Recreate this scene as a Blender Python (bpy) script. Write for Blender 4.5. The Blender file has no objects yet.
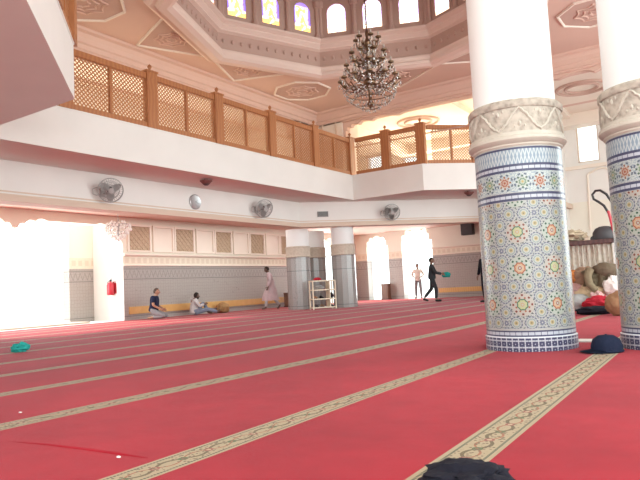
import bpy, bmesh, math, random
from mathutils import Vector, Matrix, noise as mnoise
PI = math.pi
C = bpy.context.scene.collection
scene = bpy.context.scene

# ------------------------------------------------------------------ camera
F_PX, CAM_H = 620.0, 0.75
roll = math.atan(0.050); yaw = math.atan(418/620.0); pitch = math.atan(48*math.cos(roll)/F_PX)
sy, cy = math.sin(yaw), math.cos(yaw)
Fv = Vector((-sy*math.cos(pitch), cy*math.cos(pitch), math.sin(pitch)))
R0 = Vector((cy, sy, 0)); U0 = R0.cross(Fv)
Rv = math.cos(roll)*R0 - math.sin(roll)*U0
Uv = math.cos(roll)*U0 + math.sin(roll)*R0
cam_d = bpy.data.cameras.new('camera'); cam = bpy.data.objects.new('camera', cam_d); C.objects.link(cam)
cam_d.sensor_width = 36; cam_d.lens = F_PX/640*36; cam_d.clip_start = 0.05; cam_d.clip_end = 500
cam.matrix_world = Matrix(((Rv.x, Uv.x, -Fv.x, 0), (Rv.y, Uv.y, -Fv.y, 0), (Rv.z, Uv.z, -Fv.z, CAM_H), (0, 0, 0, 1)))
scene.camera = cam

# ------------------------------------------------------------------ sky, sun, exposure
world = bpy.data.worlds.new('sky'); scene.world = world; world.use_nodes = True
bg = world.node_tree.nodes['Background']
bg.inputs['Color'].default_value = (0.90, 1.0, 1.0, 1); bg.inputs['Strength'].default_value = 3.0
sun_d = bpy.data.lights.new('sun', 'SUN'); sun_d.energy = 9.0; sun_d.angle = math.radians(2); sun_d.color = (1, .98, .94)
sun = bpy.data.objects.new('sun', sun_d); C.objects.link(sun)
sun.rotation_euler = Vector((0.80, 0.30, -0.50)).to_track_quat('-Z', 'Y').to_euler()

def area(name, loc, aim, sx, sy_, power, col=(1, .96, .92)):
    d = bpy.data.lights.new(name, 'AREA'); d.shape = 'RECTANGLE'; d.size = sx; d.size_y = sy_; d.energy = power; d.color = col
    o = bpy.data.objects.new(name, d); C.objects.link(o); o.location = loc
    o.rotation_euler = (Vector(aim)-Vector(loc)).to_track_quat('-Z', 'Y').to_euler()
    return o
AREAS = [
    ('daylight_entrance', (2.9, -1.0, 3.4), (-6, 10, 3.0), 7.0, 6.0, 480, (.90, 1, 1)),
    ('daylight_left_arch', (-17.6, 9.6, 1.7), (-10, 9.6, 1.2), 6.0, 2.6, 300, (.9, 1, 1)),
    ('daylight_right_side', (3.1, 14.0, 2.7), (-10, 14.0, 1.9), 16.0, 4.4, 1050, (.90, 1, 1)),
    ('daylight_far_doors', (-13.9, 28.9, 1.7), (-13.0, 20, 1.0), 3.6, 2.8, 260, (.95, 1, 1)),
    ('daylight_left_door', (-17.5, 24.6, 1.6), (-10, 22, 1.0), 3.6, 2.6, 300, (.95, 1, 1)),
    ('daylight_gallery', (-16.5, 12.5, 6.2), (-10, 12.5, 6.0), 12.0, 1.6, 200, (1, .90, .70)),
    ('daylight_gallery_far', (-10.5, 27.8, 6.4), (-10.5, 22, 6.6), 8.0, 1.6, 420, (1, .93, .74)),
    ('aisle_fill_light', (-15.1, 17.5, 3.38), (-15.1, 17.51, 0), 2.4, 9.0, 130, (.95, 1, .97)),  # unseen lamp, added to brighten the niche wall of the aisle
    ('gallery_fill_light', (-10.5, 25.0, 7.3), (-10.5, 25.01, 0), 7.0, 3.0, 330, (1, .92, .72)),  # added lamp without a fixture, brightens the far gallery behind its lattice
    ('gallery_fill_light_left', (-15.0, 12.5, 7.0), (-15.0, 12.51, 0), 1.6, 12.0, 170, (1, .90, .70)),  # same kind of added lamp, lifts the left gallery behind its lattice
]
for a in AREAS: area(*a)
vs = scene.view_settings
vs.view_transform = 'Standard'; vs.look = 'None'; vs.gamma = 1.0; vs.use_curve_mapping = False; vs.exposure = -0.20
try:
    scene.cycles.max_bounces = 10; scene.cycles.diffuse_bounces = 8; scene.cycles.transparent_max_bounces = 12
    scene.cycles.sample_clamp_indirect = 8.0; scene.cycles.use_denoising = True
    scene.cycles.caustics_reflective = False; scene.cycles.caustics_refractive = False
except Exception: pass

# ------------------------------------------------------------------ node maths
class X:
    """a shader-node value with operators"""
    def __init__(s, nt, sock): s.nt, s.s = nt, sock
    def op(s, o, *b):
        n = s.nt.nodes.new('ShaderNodeMath'); n.operation = o
        s.nt.links.new(s.s, n.inputs[0])
        for i, v in enumerate(b):
            if isinstance(v, X): s.nt.links.new(v.s, n.inputs[i+1])
            else: n.inputs[i+1].default_value = v
        return X(s.nt, n.outputs[0])
    def __add__(s, o): return s.op('ADD', o)
    __radd__ = __add__
    def __sub__(s, o): return s.op('SUBTRACT', o)
    def __rsub__(s, o): return s.op('MULTIPLY', -1.0).op('ADD', o)
    def __mul__(s, o): return s.op('MULTIPLY', o)
    __rmul__ = __mul__
    def __truediv__(s, o): return s.op('DIVIDE', o)
    def fract(s): return s.op('FRACT')
    def abs(s): return s.op('ABSOLUTE')
    def floor(s): return s.op('FLOOR')
    def sqrt(s): return s.op('SQRT')
    def sin(s): return s.op('SINE')
    def cos(s): return s.op('COSINE')
    def lt(s, v): return s.op('LESS_THAN', v)
    def gt(s, v): return s.op('GREATER_THAN', v)
    def max(s, v): return s.op('MAXIMUM', v)
    def min(s, v): return s.op('MINIMUM', v)
    def within(s, a, b): return s.gt(a)*s.lt(b)
def rgb(c): return (c[0], c[1], c[2], 1.0)
class M:
    """a principled material being built"""
    def __init__(s, name, col=(.8, .8, .8), rough=.6, metal=0.0, spec=.5, **kw):
        s.m = bpy.data.materials.new(name); s.m.use_nodes = True; s.nt = s.m.node_tree
        s.b = s.nt.nodes['Principled BSDF']
        s.b.inputs['Base Color'].default_value = rgb(col); s.b.inputs['Roughness'].default_value = rough
        s.b.inputs['Metallic'].default_value = metal; s.b.inputs['Specular IOR Level'].default_value = spec
        for k, v in kw.items(): s.b.inputs[k.replace('_', ' ')].default_value = v
    def n(s, t): return s.nt.nodes.new(t)
    def link(s, a, b): s.nt.links.new(a, b)
    def uv(s):
        t = s.n('ShaderNodeUVMap'); sp = s.n('ShaderNodeSeparateXYZ'); s.link(t.outputs[0], sp.inputs[0])
        return X(s.nt, sp.outputs[0]), X(s.nt, sp.outputs[1]), t.outputs[0]
    def pos(s):
        t = s.n('ShaderNodeNewGeometry'); sp = s.n('ShaderNodeSeparateXYZ'); s.link(t.outputs['Position'], sp.inputs[0])
        return [X(s.nt, sp.outputs[i]) for i in range(3)] + [t.outputs['Position']]
    def obj(s): return s.n('ShaderNodeTexCoord').outputs['Object']
    def mix(s, f, a, b):
        n = s.n('ShaderNodeMix'); n.data_type = 'RGBA'
        for v, i in ((f, 0), (a, 6), (b, 7)):
            if isinstance(v, X): s.link(v.s, n.inputs[i])
            elif isinstance(v, bpy.types.NodeSocket): s.link(v, n.inputs[i])
            elif i == 0: n.inputs[0].default_value = v
            else: n.inputs[i].default_value = rgb(v)
        return n.outputs[2]
    def noise(s, vec, scale, detail=3.0, rough=.5):
        n = s.n('ShaderNodeTexNoise'); n.inputs['Scale'].default_value = scale; n.inputs['Detail'].default_value = detail
        n.inputs['Roughness'].default_value = rough
        if vec is not None: s.link(vec, n.inputs['Vector'])
        return X(s.nt, n.outputs[0])
    def voro(s, vec, scale, feature='F1', rnd=1.0):
        n = s.n('ShaderNodeTexVoronoi'); n.feature = feature; n.inputs['Scale'].default_value = scale
        n.inputs['Randomness'].default_value = rnd
        if vec is not None: s.link(vec, n.inputs['Vector'])
        return X(s.nt, n.outputs[0])
    def color(s, sock): s.link(sock, s.b.inputs['Base Color']); return s
    def bump(s, h, dist=.01, strength=.6):
        n = s.n('ShaderNodeBump'); n.inputs['Strength'].default_value = strength; n.inputs['Distance'].default_value = dist
        s.link(h.s, n.inputs['Height']); s.link(n.outputs[0], s.b.inputs['Normal']); return s
    def var(s, c1, c2, scale, vec=None):
        f = s.noise(vec if vec is not None else s.obj(), scale, 4)
        f = ((f-.5)*2.2+.5).max(0.0).min(1.0)
        s.color(s.mix(f, c1, c2)); return s

def ring(d, a, b): return d.within(a, b)

MAT = {}
def plaster(name, c, rough=.75):
    m = M(name, c, rough, spec=.3); p = m.pos()[3]
    m.var(c, tuple(x*.95 for x in c), 1.3, p); m.bump(m.noise(p, 60, 3), .002, .3); MAT[name] = m.m; return m.m
plaster('white_plaster', (.77, .745, .71)); plaster('column_white', (.84, .84, .83), .55); plaster('ceiling_plaster', (.67, .475, .395))
plaster('cream_plaster', (.80, .71, .62)); plaster('moulding_plaster', (.77, .61, .53)); plaster('drum_plaster', (.52, .36, .30)); plaster('ornament_plaster', (.54, .37, .31)); plaster('stone_band', (.66, .52, .42))
plaster('paving', (.75, .72, .68), .9); plaster('door_reveal', (.82, .78, .74)); plaster('marble_strip', (.74, .70, .66), .35)
def simple(name, c, rough=.5, metal=0.0, c2=None, scale=6.0, bump=None, **kw):
    m = M(name, c, rough, metal, **kw)
    m.var(c, c2 or tuple(x*.82 for x in c), scale)
    if bump: m.bump(m.noise(m.obj(), bump[0], 4), bump[1], bump[2])
    MAT[name] = m.m; return m.m

# carpet red
m = M('carpet_red', (.5, .03, .05), .95, spec=.1, Sheen_Weight=.13, Sheen_Roughness=.3, Sheen_Tint=(1, .62, .66, 1))
x_, y_, z_, P_ = m.pos()
f = m.noise(P_, .55, 3)*.6+m.noise(P_, 1.6, 4)*.4; g = m.noise(P_, 6.0, 4)
c = m.mix(((f-.5)*3.2+(g-.5)*.8+.5).max(0).min(1), (.235, .008, .015), (.37, .015, .026))
m.color(c); m.bump(m.noise(P_, 420, 2), .004, .5); MAT['carpet_red'] = m.m
# carpet border
m = M('carpet_border', (.6, .45, .3), .95, spec=.15, Sheen_Weight=.1, Sheen_Roughness=.4)
u, v, uvs = m.uv()
base = m.mix(m.noise(m.pos()[3], 40, 3), (.29, .215, .125), (.37, .28, .17))
edge = (u-.5).abs()
dots = (v/.018).fract().lt(.72)
col = m.mix(ring(edge, .34, .40)*dots, base, (.05, .055, .03))
ct = (v/.17).fract()-.5
inn = edge.lt(.33)
vine = ((u-.5)-(v*(2*PI/.34)).sin()*.17).abs().lt(.045)*inn
vine2 = ((u-.5)+(v*(2*PI/.34)).sin()*.17).abs().lt(.028)*inn
col = m.mix(vine, col, (.12, .08, .035)); col = m.mix(vine2, col, (.28, .10, .05))
fx = ((v/.34).fract()-.5)*.34/.22
fl = (fx*fx+(u-.5)*(u-.5)).sqrt()
col = m.mix(fl.lt(.12), col, (.24, .07, .05)); col = m.mix(fl.lt(.06), col, (.40, .28, .17))
fx = ((v/.34+.5).fract()-.5)*.34/.22
fl = (fx*fx+(u-.5)*(u-.5)).sqrt()
col = m.mix(ring(fl, .05, .12), col, (.09, .10, .04))
vor = m.voro(m.pos()[3], 42.0)
col = m.mix(vor.lt(.30)*inn, col, (.12, .075, .04))
m.color(col); m.bump(m.noise(m.pos()[3], 420, 2), .004, .5); MAT['carpet_border'] = m.m

# zellige tiles for the columns (u 0..1 round the column, v metres)
TILE_R = .46; LC = 2*PI*TILE_R/8
m = M('zellige', (.7, .7, .7), .32, spec=.4)
u, v, uvs = m.uv()
WHT, NAVY, BLUE, GRN, OCH, RED, PALE = (.385, .38, .355), (.05, .05, .105), (.14, .145, .20), (.075, .14, .09), (.42, .30, .11), (.30, .085, .045), (.29, .35, .31)
def rosettes(uu, vv, nscale):
    px = uu.fract()-.5; py = vv.fract()-.5
    qx, qy = px.abs(), py.abs(); a = qx.max(qy); b = qx.min(qy)
    da = a-.29
    dm = (da*da+b*b).sqrt(); am = b.op('ARCTAN2', da)
    cx = .5-qx; cyy = .5-qy; dc = (cx*cx+cyy*cyy).sqrt(); ang = cyy.op('ARCTAN2', cx)
    dz = (px*px+py*py).sqrt()
    par = (((uu+.5).floor()+(vv+.5).floor())*.5).fract().gt(.25)
    grain = m.voro(uvs, nscale, 'DISTANCE_TO_EDGE')
    col = m.mix(grain.lt(.045), WHT, (.25, .27, .27))
    col = m.mix(((px+py)*8).fract().lt(.3)*((px-py)*8).fract().lt(.3), col, (.09, .11, .11))
    # corner rosette field
    fld = dc.lt(.315)
    col = m.mix(fld, col, m.mix(par, (.36, .39, .34), (.39, .355, .31)))
    petal = (ang*8).cos()
    col = m.mix(ring(dc, .325, .355)*((ang*16).cos().gt(.45)), col, (.05, .06, .06))
    dotc = m.mix(par, (.025, .07, .04), (.16, .03, .02))
    col = m.mix(ring(dc, .235, .285)*petal.gt(.62), col, dotc)
    col = m.mix(ring(dc, .17, .215)*petal.lt(-.55), col, m.mix(par, GRN, RED))
    rc = dc+petal*.008
    col = m.mix(ring(rc, .125, .16), col, m.mix(par, RED, GRN))
    col = m.mix(ring(rc, .075, .125), col, m.mix(par, (.48, .30, .18), (.38, .40, .20)))
    col = m.mix(ring(dc, .03, .055), col, m.mix(par, RED, OCH))
    # medallions
    rm = (dm+(am*12).cos()*.006)/.17
    th = am*12
    col = m.mix(rm.lt(1.06), col, m.mix(th.cos().gt(.55), (.12, .125, .17), (.30, .33, .36)))
    col = m.mix(rm.lt(.84), col, WHT)
    col = m.mix(ring(rm, .54, .70), col, (.21, .27, .25))
    col = m.mix(rm.lt(.42), col, (.40, .385, .30))
    col = m.mix(rm.lt(.30), col, (.36, .29, .13))
    col = m.mix(rm.lt(.12), col, (.16, .13, .09))
    # blue cross star in the middle of each cell
    az = py.op('ARCTAN2', px)
    rz = dz-((az*4).cos().abs())*.022
    col = m.mix(rz.lt(.055), col, BLUE); col = m.mix(dz.lt(.022), col, WHT)
    return col
field = rosettes(u*8, (v-.10)/LC, 70.0)
# upper rosette band, z 1.575..1.79
uu = u*8; ub = (uu*2).fract()-.5; vb = (v-1.683)/.1806
rb = (ub*ub+vb*vb).sqrt(); ab = vb.op('ARCTAN2', ub); pb = (uu.fract()).gt(.5)
pet = (ab*8).cos()
band = m.mix(m.voro(uvs, 80.0, 'DISTANCE_TO_EDGE').lt(.07), (.46, .49, .46), (.24, .29, .34))
band = m.mix(ring(rb, .40, .50)*pet.lt(-.2), band, (.10, .12, .16))
band = m.mix(ring(rb, .27, .38)*pet.gt(.3), band, m.mix(pb, (.06, .10, .07), (.24, .10, .06)))
band = m.mix(rb.lt(.27), band, m.mix(pb, (.36, .39, .32), (.42, .32, .26)))
band = m.mix(ring(rb+pet*.02, .13, .20), band, m.mix(pb, (.13, .20, .13), (.30, .09, .05)))
band = m.mix(rb.lt(.07), band, m.mix(pb, OCH, RED))
# zigzag band z 1.865..2.02
tri = ((u*38).fract()-.5).abs()*2
zz = ((v-1.865)/.155)
zig = m.mix(((tri-zz).abs().lt(.13)+((1.0-tri)-zz).abs().lt(.13)).min(1.0), (.22, .28, .34), (.47, .50, .51))
def strip(zc):  # navy line, white dashes, navy line
    d = (v-zc).abs()
    c_ = m.mix(d.lt(.040), WHT, NAVY)
    return m.mix(d.lt(.015), c_, m.mix((u*46).fract().lt(.12), (.45, .47, .52), BLUE))
# base plinth with white crosses on navy
pu = (u*46).fract()-.5; pv = ((v-.012)/.062).fract()-.5
cr = (pu.abs().lt(.09)+pv.abs().lt(.11)).min(1.0)*((pu*pu+pv*pv).sqrt().lt(.48))
dia = (pu.abs()+pv.abs()).gt(.90)
pl = m.mix((cr+dia).min(1.0), NAVY, (.45, .46, .50))
col = field
col = m.mix(v.gt(1.49), col, strip(1.535)); col = m.mix(v.gt(1.58), col, band)
col = m.mix(v.gt(1.788), col, strip(1.828)); col = m.mix(v.gt(1.868), col, zig)
col = m.mix(v.gt(2.015), col, NAVY); col = m.mix(v.gt(2.035), col, WHT)
col = m.mix(v.lt(.225), col, WHT); col = m.mix(v.lt(.205), col, strip(.175)); col = m.mix(v.lt(.145), col, (.66, .67, .70)); col = m.mix(v.lt(.132), col, pl)
m.color(col); m.bump(m.voro(uvs, 70.0, 'DISTANCE_TO_EDGE'), .001, .15)
MAT['zellige'] = m.m
# carved stucco
m = M('carved_stucco', (.7, .62, .53), .8, spec=.3)
u, v, uvs = m.uv(); o = m.obj()
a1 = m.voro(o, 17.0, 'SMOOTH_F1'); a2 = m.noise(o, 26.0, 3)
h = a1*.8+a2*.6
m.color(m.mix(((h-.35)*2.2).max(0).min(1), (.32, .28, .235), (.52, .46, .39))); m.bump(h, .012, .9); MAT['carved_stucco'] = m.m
m = M('stucco_rib', (.66, .61, .54), .7, spec=.3); m.var((.58, .53, .46), (.50, .45, .38), 8); MAT['stucco_rib'] = m.m

# wall: grey tile dado, carved band and plaster above, by height
def wall_mat(name, upper, zd=1.97, zb=2.24):
    m = M(name, upper, .6, spec=.4)
    x_, y_, z_, P_ = m.pos()
    s_ = x_+y_
    vor = m.voro(P_, 9.0, 'DISTANCE_TO_EDGE', .25)
    tile = m.mix(m.noise(P_, 22, 3), (.35, .32, .295), (.42, .39, .36))
    tile = m.mix(vor.lt(.035), tile, (.29, .265, .245))
    bordr = (ring(z_, zd-.45, zd-.42)+ring(z_, zd-.11, zd-.08)+ring(z_, .12, .15)).min(1.0)
    tile = m.mix(bordr, tile, (.22, .205, .20))
    zig = ((s_*5.5).fract()-.5).abs()*2
    tile = m.mix(ring(z_, zd-.39, zd-.14)*((zig-(z_-(zd-.39))*4.0).abs().lt(.14)), tile, (.27, .25, .24))
    bandc = m.mix(m.noise(P_, 17, 3), (.68, .60, .48), (.78, .71, .59))
    bandc = m.mix(ring(z_, zd+.10, zb-.09)*(((s_*4).fract()-.5).abs().lt(.3)), bandc, (.66, .565, .45))
    up = m.mix(m.noise(P_, 1.2, 3), upper, tuple(k*.94 for k in upper))
    col = m.mix(z_.lt(zb), up, bandc); col = m.mix(z_.lt(zd), col, tile)
    m.color(col)
    r = z_.lt(zd)*-.35+.75; m.link(r.s, m.b.inputs['Roughness'])
    m.bump(m.noise(P_, 40, 3), .002, .3); MAT[name] = m.m
wall_mat('tiled_wall', (.80, .76, .66), 1.79, 2.16); wall_mat('tiled_wall_far', (.80, .76, .66), 2.05, 2.40)
# wood
def wood(name, c1, c2, rough=.45):
    m = M(name, c1, rough); o = m.obj()
    w = m.n('ShaderNodeTexWave'); w.inputs['Scale'].default_value = 3.0; w.inputs['Distortion'].default_value = 5.0; w.inputs['Detail'].default_value = 3
    m.link(o, w.inputs['Vector']); m.color(m.mix(X(m.nt, w.outputs['Fac']), c1, c2)); MAT[name] = m.m
wood('gallery_wood', (.36, .135, .05), (.43, .175, .065)); wood('lattice_wood', (.40, .165, .07), (.47, .21, .09)); wood('dark_wood', (.07, .03, .03), (.11, .05, .045))
wood('board_wood', (.62, .36, .12), (.70, .43, .17)); wood('box_wood', (.16, .09, .06), (.22, .13, .09)); wood('rack_cream', (.72, .60, .45), (.78, .67, .52))
simple('carved_grille', (.46, .34, .23), .7, c2=(.56, .43, .31), scale=14, bump=(30, .02, .9))
simple('fan_metal', (.46, .45, .44), .4, .2); simple('fan_blade', (.52, .51, .50), .5, .0); simple('dark_metal', (.06, .055, .05), .4, .6)
simple('brass', (.20, .12, .07), .35, .85); simple('candle_white', (.50, .42, .36), .5); simple('lamp_brown', (.18, .07, .06), .5)
simple('vent_grey', (.32, .30, .29), .5); simple('clock_white', (.86, .85, .84), .4); simple('clock_rim', (.55, .55, .56), .3, .6)
simple('red_paint', (.55, .03, .05), .35); simple('black_plastic', (.025, .022, .025), .45); simple('dark_grey', (.06, .055, .06), .6)
for nm, c in dict(navy_cloth=(.012, .017, .040), black_cloth=(.010, .009, .016), teal_cloth=(.03, .40, .36), olive_cloth=(.24, .19, .12), dark_olive=(.15, .11, .075),
                  brown_cloth=(.33, .21, .14), orange_cloth=(.62, .22, .07), white_cloth=(.78, .72, .68), red_cloth=(.50, .03, .05), pink_cloth=(.58, .36, .34),
                  beige_cloth=(.62, .47, .30), grey_cloth=(.42, .42, .41), tan_leather=(.36, .20, .11), khaki_heap=(.52, .42, .30), wicker=(.38, .22, .10),
                  navy_shirt=(.018, .022, .055), grey_trousers=(.28, .27, .28), pale_shirt=(.55, .52, .52), blue_trousers=(.20, .23, .30), lilac_thobe=(.62, .48, .50),
                  dark_suit=(.045, .05, .055), faded_shirt=(.80, .76, .68), faded_trousers=(.25, .25, .26), hair=(.03, .022, .018), grey_hair=(.08, .06, .05), shoe_black=(.03, .028, .03)).items():
    simple(nm, c, .9, spec=.2, scale=9, bump=(18, .02, .7))
for nm, c in dict(skin_tan=(.42, .23, .15), skin_dark=(.13, .07, .05), skin_brown=(.27, .15, .10)).items(): simple(nm, c, .55)
simple('eye_white', (.8, .78, .75), .3); simple('eye_dark', (.02, .015, .012), .3); simple('lip', (.35, .14, .12), .5)
simple('paper', (.85, .82, .80), .8)
simple('crystal_white', (.92, .90, .86), .25)
m = M('crystal', (.85, .80, .76), .08, spec=.8); m.b.inputs['Transmission Weight'].default_value = .55; m.b.inputs['Metallic'].default_value = .15; m.var((.92, .87, .82), (.62, .55, .50), 30); MAT['crystal'] = m.m
m = M('curtain_lace', (.72, .66, .56), .85); h = m.voro(m.obj(), 13, 'SMOOTH_F1'); m.color(m.mix(h, (.66, .60, .52), (.88, .84, .76))); m.bump(h, .03, .9); MAT['curtain_lace'] = m.m
# stained glass, the skylight behind it put in as emission
def stained(name, strength, pale):
    m = M(name, (.8, .8, .8), .3); u, v, uvs = m.uv()
    a = (u-.5).abs(); r = (a*a+(v-.62)*(v-.62)*2.2).sqrt()
    cells = m.n('ShaderNodeTexVoronoi'); cells.inputs['Scale'].default_value = 9.0; m.link(uvs, cells.inputs['Vector'])
    sp = m.n('ShaderNodeSeparateColor'); m.link(cells.outputs['Color'], sp.inputs[0]); k = X(m.nt, sp.outputs[0]); k2 = X(m.nt, sp.outputs[1])
    blue, yel, wht = (.22, .12, 1.0), (1.0, .82, .10), (1.0, .93, 1.0)
    col = m.mix(k.gt(.55), wht, (.72, .55, 1.0)); col = m.mix(k2.gt(.66), col, yel)
    col = m.mix(ring(r, .10, .26)*k.lt(.7), col, yel)
    brd = (a.gt(.36)+v.gt(.86)).min(1.0)
    col = m.mix(brd*v.gt(.25), col, blue); col = m.mix(v.lt(.17)*a.gt(.2), col, (1.0, .68, .10))
    col = m.mix(pale, col, (1.0, .96, 1.0))
    lead = m.voro(uvs, 9.0, 'DISTANCE_TO_EDGE').lt(.03)
    col = m.mix(lead, col, (.25, .16, .30))
    m.link(col, m.b.inputs['Emission Color']); m.b.inputs['Emission Strength'].default_value = strength; m.color(col); MAT[name] = m.m
stained('stained_glass', 1.7, .10); stained('stained_glass_bright', 3.2, .55)
m = M('window_glass', (.95, .97, 1), .05)
tr = m.n('ShaderNodeBsdfTransparent'); tr.inputs[0].default_value = (.95, .97, .97, 1); mx = m.n('ShaderNodeMixShader'); mx.inputs[0].default_value = .08
m.link(tr.outputs[0], mx.inputs[1]); m.link(m.b.outputs[0], mx.inputs[2]); m.link(mx.outputs[0], m.nt.nodes['Material Output'].inputs['Surface']); MAT['window_glass'] = m.m

# ------------------------------------------------------------------ object helpers
def obj(name, bm, mat=None, parent=None, smooth=False, mats=None):
    bmesh.ops.recalc_face_normals(bm, faces=bm.faces)
    me = bpy.data.meshes.new(name); bm.to_mesh(me); bm.free()
    for k in (mats or [mat]): me.materials.append(MAT[k])
    if smooth:
        for p in me.polygons: p.use_smooth = True
        try: me.set_sharp_from_angle(angle=math.radians(42))
        except Exception: pass
    o = bpy.data.objects.new(name, me); C.objects.link(o)
    if parent is not None: o.parent = parent
    return o
def struct(name, bm, mat=None, smooth=False, mats=None, parent=None):
    o = obj(name, bm, mat, parent, smooth, mats)
    if parent is None: o['kind'] = 'structure'
    return o
def thing(name, label, cat, loc=(0, 0, 0), rotz=0.0, group=None):
    o = bpy.data.objects.new(name, None); C.objects.link(o); o.location = loc; o.rotation_euler = (0, 0, rotz)
    o.empty_display_size = .1
    return tag(o, label, cat, group)
def tag(o, label, cat, group=None):
    o['label'] = label; o['category'] = cat
    if group: o['group'] = group
    return o
def dup(root, loc, rotz, label=None, group=None):
    r = root.copy(); C.objects.link(r); r.location = loc; r.rotation_euler = (0, 0, rotz)
    if label: r['label'] = label
    if group: r['group'] = group
    for ch in list(root.children):
        c = ch.copy(); C.objects.link(c); c.parent = r
        for g in list(ch.children):
            d = g.copy(); C.objects.link(d); d.parent = c
    return r
B = bmesh.new
def box(bm, x0, x1, y0, y1, z0, z1, M_=None):
    vs_ = [Vector((x, y, z)) for x in (x0, x1) for y in (y0, y1) for z in (z0, z1)]
    if M_ is not None: vs_ = [M_ @ v for v in vs_]
    v = [bm.verts.new(p) for p in vs_]
    for f in ((0, 1, 3, 2), (4, 6, 7, 5), (0, 4, 5, 1), (2, 3, 7, 6), (0, 2, 6, 4), (1, 5, 7, 3)): bm.faces.new([v[i] for i in f])
def bevel(bm, w, seg=2):
    bmesh.ops.bevel(bm, geom=list(bm.edges), offset=w, segments=seg, affect='EDGES', profile=.6)
def frame_of(d):
    d = Vector(d).normalized(); a = Vector((0, 0, 1)) if abs(d.z) < .9 else Vector((1, 0, 0))
    s_ = d.cross(a).normalized(); return s_, s_.cross(d)
def tube(bm, pts, r, seg=6, closed=False, cap=True):
    pts = [Vector(p) for p in pts]; n = len(pts); rr = r if isinstance(r, (list, tuple)) else [r]*n
    rings = []; s_ = None
    for i, p in enumerate(pts):
        if closed: d = pts[(i+1) % n]-pts[i-1]
        else: d = pts[min(i+1, n-1)]-pts[max(i-1, 0)]
        d.normalize()
        if s_ is None: s_, t_ = frame_of(d)
        else:
            s_ = (s_-d*s_.dot(d)); s_ = s_.normalized() if s_.length > 1e-6 else frame_of(d)[0]
        t_ = d.cross(s_)
        rings.append([bm.verts.new(p+(s_*math.cos(2*PI*k/seg)+t_*math.sin(2*PI*k/seg))*rr[i]) for k in range(seg)])
    for i in range(n if closed else n-1):
        a, b = rings[i], rings[(i+1) % n]
        for k in range(seg): bm.faces.new((a[k], a[(k+1) % seg], b[(k+1) % seg], b[k]))
    if cap and not closed:
        bm.faces.new(rings[0][::-1]); bm.faces.new(rings[-1])
def lathe(bm, prof, seg=32, c=(0, 0, 0), M_=None, uv=False, cap=True, sx=1.0, sy_=1.0):
    lay = bm.loops.layers.uv.verify() if uv else None
    rings = []
    for r, z in prof:
        row = []
        for k in range(seg):
            p = Vector((r*sx*math.cos(2*PI*k/seg), r*sy_*math.sin(2*PI*k/seg), z))
            if M_ is not None: p = M_ @ p
            row.append(bm.verts.new(p+Vector(c)))
        rings.append(row)
    for i in range(len(prof)-1):
        for k in range(seg):
            k2 = (k+1) % seg
            f = bm.faces.new((rings[i][k], rings[i][k2], rings[i+1][k2], rings[i+1][k]))
            if uv:
                uvv = ((k/seg, prof[i][1]), ((k+1)/seg, prof[i][1]), ((k+1)/seg, prof[i+1][1]), (k/seg, prof[i+1][1]))
                for l, t in zip(f.loops, uvv): l[lay].uv = t
    if cap:
        if prof[0][0] > 1e-5: bm.faces.new(rings[0][::-1])
        if prof[-1][0] > 1e-5: bm.faces.new(rings[-1])
def ball(bm, c, r, sc=(1, 1, 1), sub=2, M_=None):
    mt = Matrix.Translation(Vector(c)) @ (M_ if M_ is not None else Matrix()) @ Matrix.Diagonal((sc[0]*r, sc[1]*r, sc[2]*r, 1))
    return bmesh.ops.create_icosphere(bm, subdivisions=sub, radius=1.0, matrix=mt)['verts']
def prism(bm, poly, z0, z1, holes=()):
    """extruded polygon, with holes"""
    for z, flip in ((z0, True), (z1, False)):
        es = []; loops = []
        for lp in [poly]+list(holes):
            vv = [bm.verts.new((p[0], p[1], z)) for p in lp]; loops.append(vv)
            es += [bm.edges.new((vv[i], vv[(i+1) % len(vv)])) for i in range(len(vv))]
        bmesh.ops.triangle_fill(bm, edges=es, use_beauty=True, use_dissolve=False)
        if z == z0: low = loops
    for a, b in zip(low, loops):
        n = len(a)
        for i in range(n): bm.faces.new((a[i], a[(i+1) % n], b[(i+1) % n], b[i]))
def offset_path(path, off, closed=False):
    """offset to the left of a 2-D path, mitred"""
    n = len(path); out = []
    for i in range(n):
        p = Vector(path[i][:2])
        a = Vector(path[i-1][:2]) if (closed or i > 0) else None; b = Vector(path[(i+1) % n][:2]) if (closed or i < n-1) else None
        ns = []
        if a is not None: d = (p-a).normalized(); ns.append(Vector((-d.y, d.x)))
        if b is not None: d = (b-p).normalized(); ns.append(Vector((-d.y, d.x)))
        if len(ns) == 2:
            m_ = (ns[0]+ns[1]).normalized(); out.append(p+m_*(off/max(.2, m_.dot(ns[0]))))
        else: out.append(p+ns[0]*off)
    return out
def sweep(bm, path, prof, closed=False, capends=True):
    """closed profile [(offset to the left, z)] along a 2-D path"""
    rows = []
    for o_, z in prof: rows.append([bm.verts.new((p.x, p.y, z)) for p in offset_path(path, o_, closed)])
    n = len(path); k = len(prof)
    for j in range(k):
        a, b = rows[j], rows[(j+1) % k]
        for i in range(n if closed else n-1): bm.faces.new((a[i], a[(i+1) % n], b[(i+1) % n], b[i]))
    if not closed and capends:
        bm.faces.new([rows[j][0] for j in range(k)]); bm.faces.new([rows[j][-1] for j in range(k)][::-1])
def rect(o0, o1, z0, z1): return [(o0, z0), (o1, z0), (o1, z1), (o0, z1)]
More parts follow.
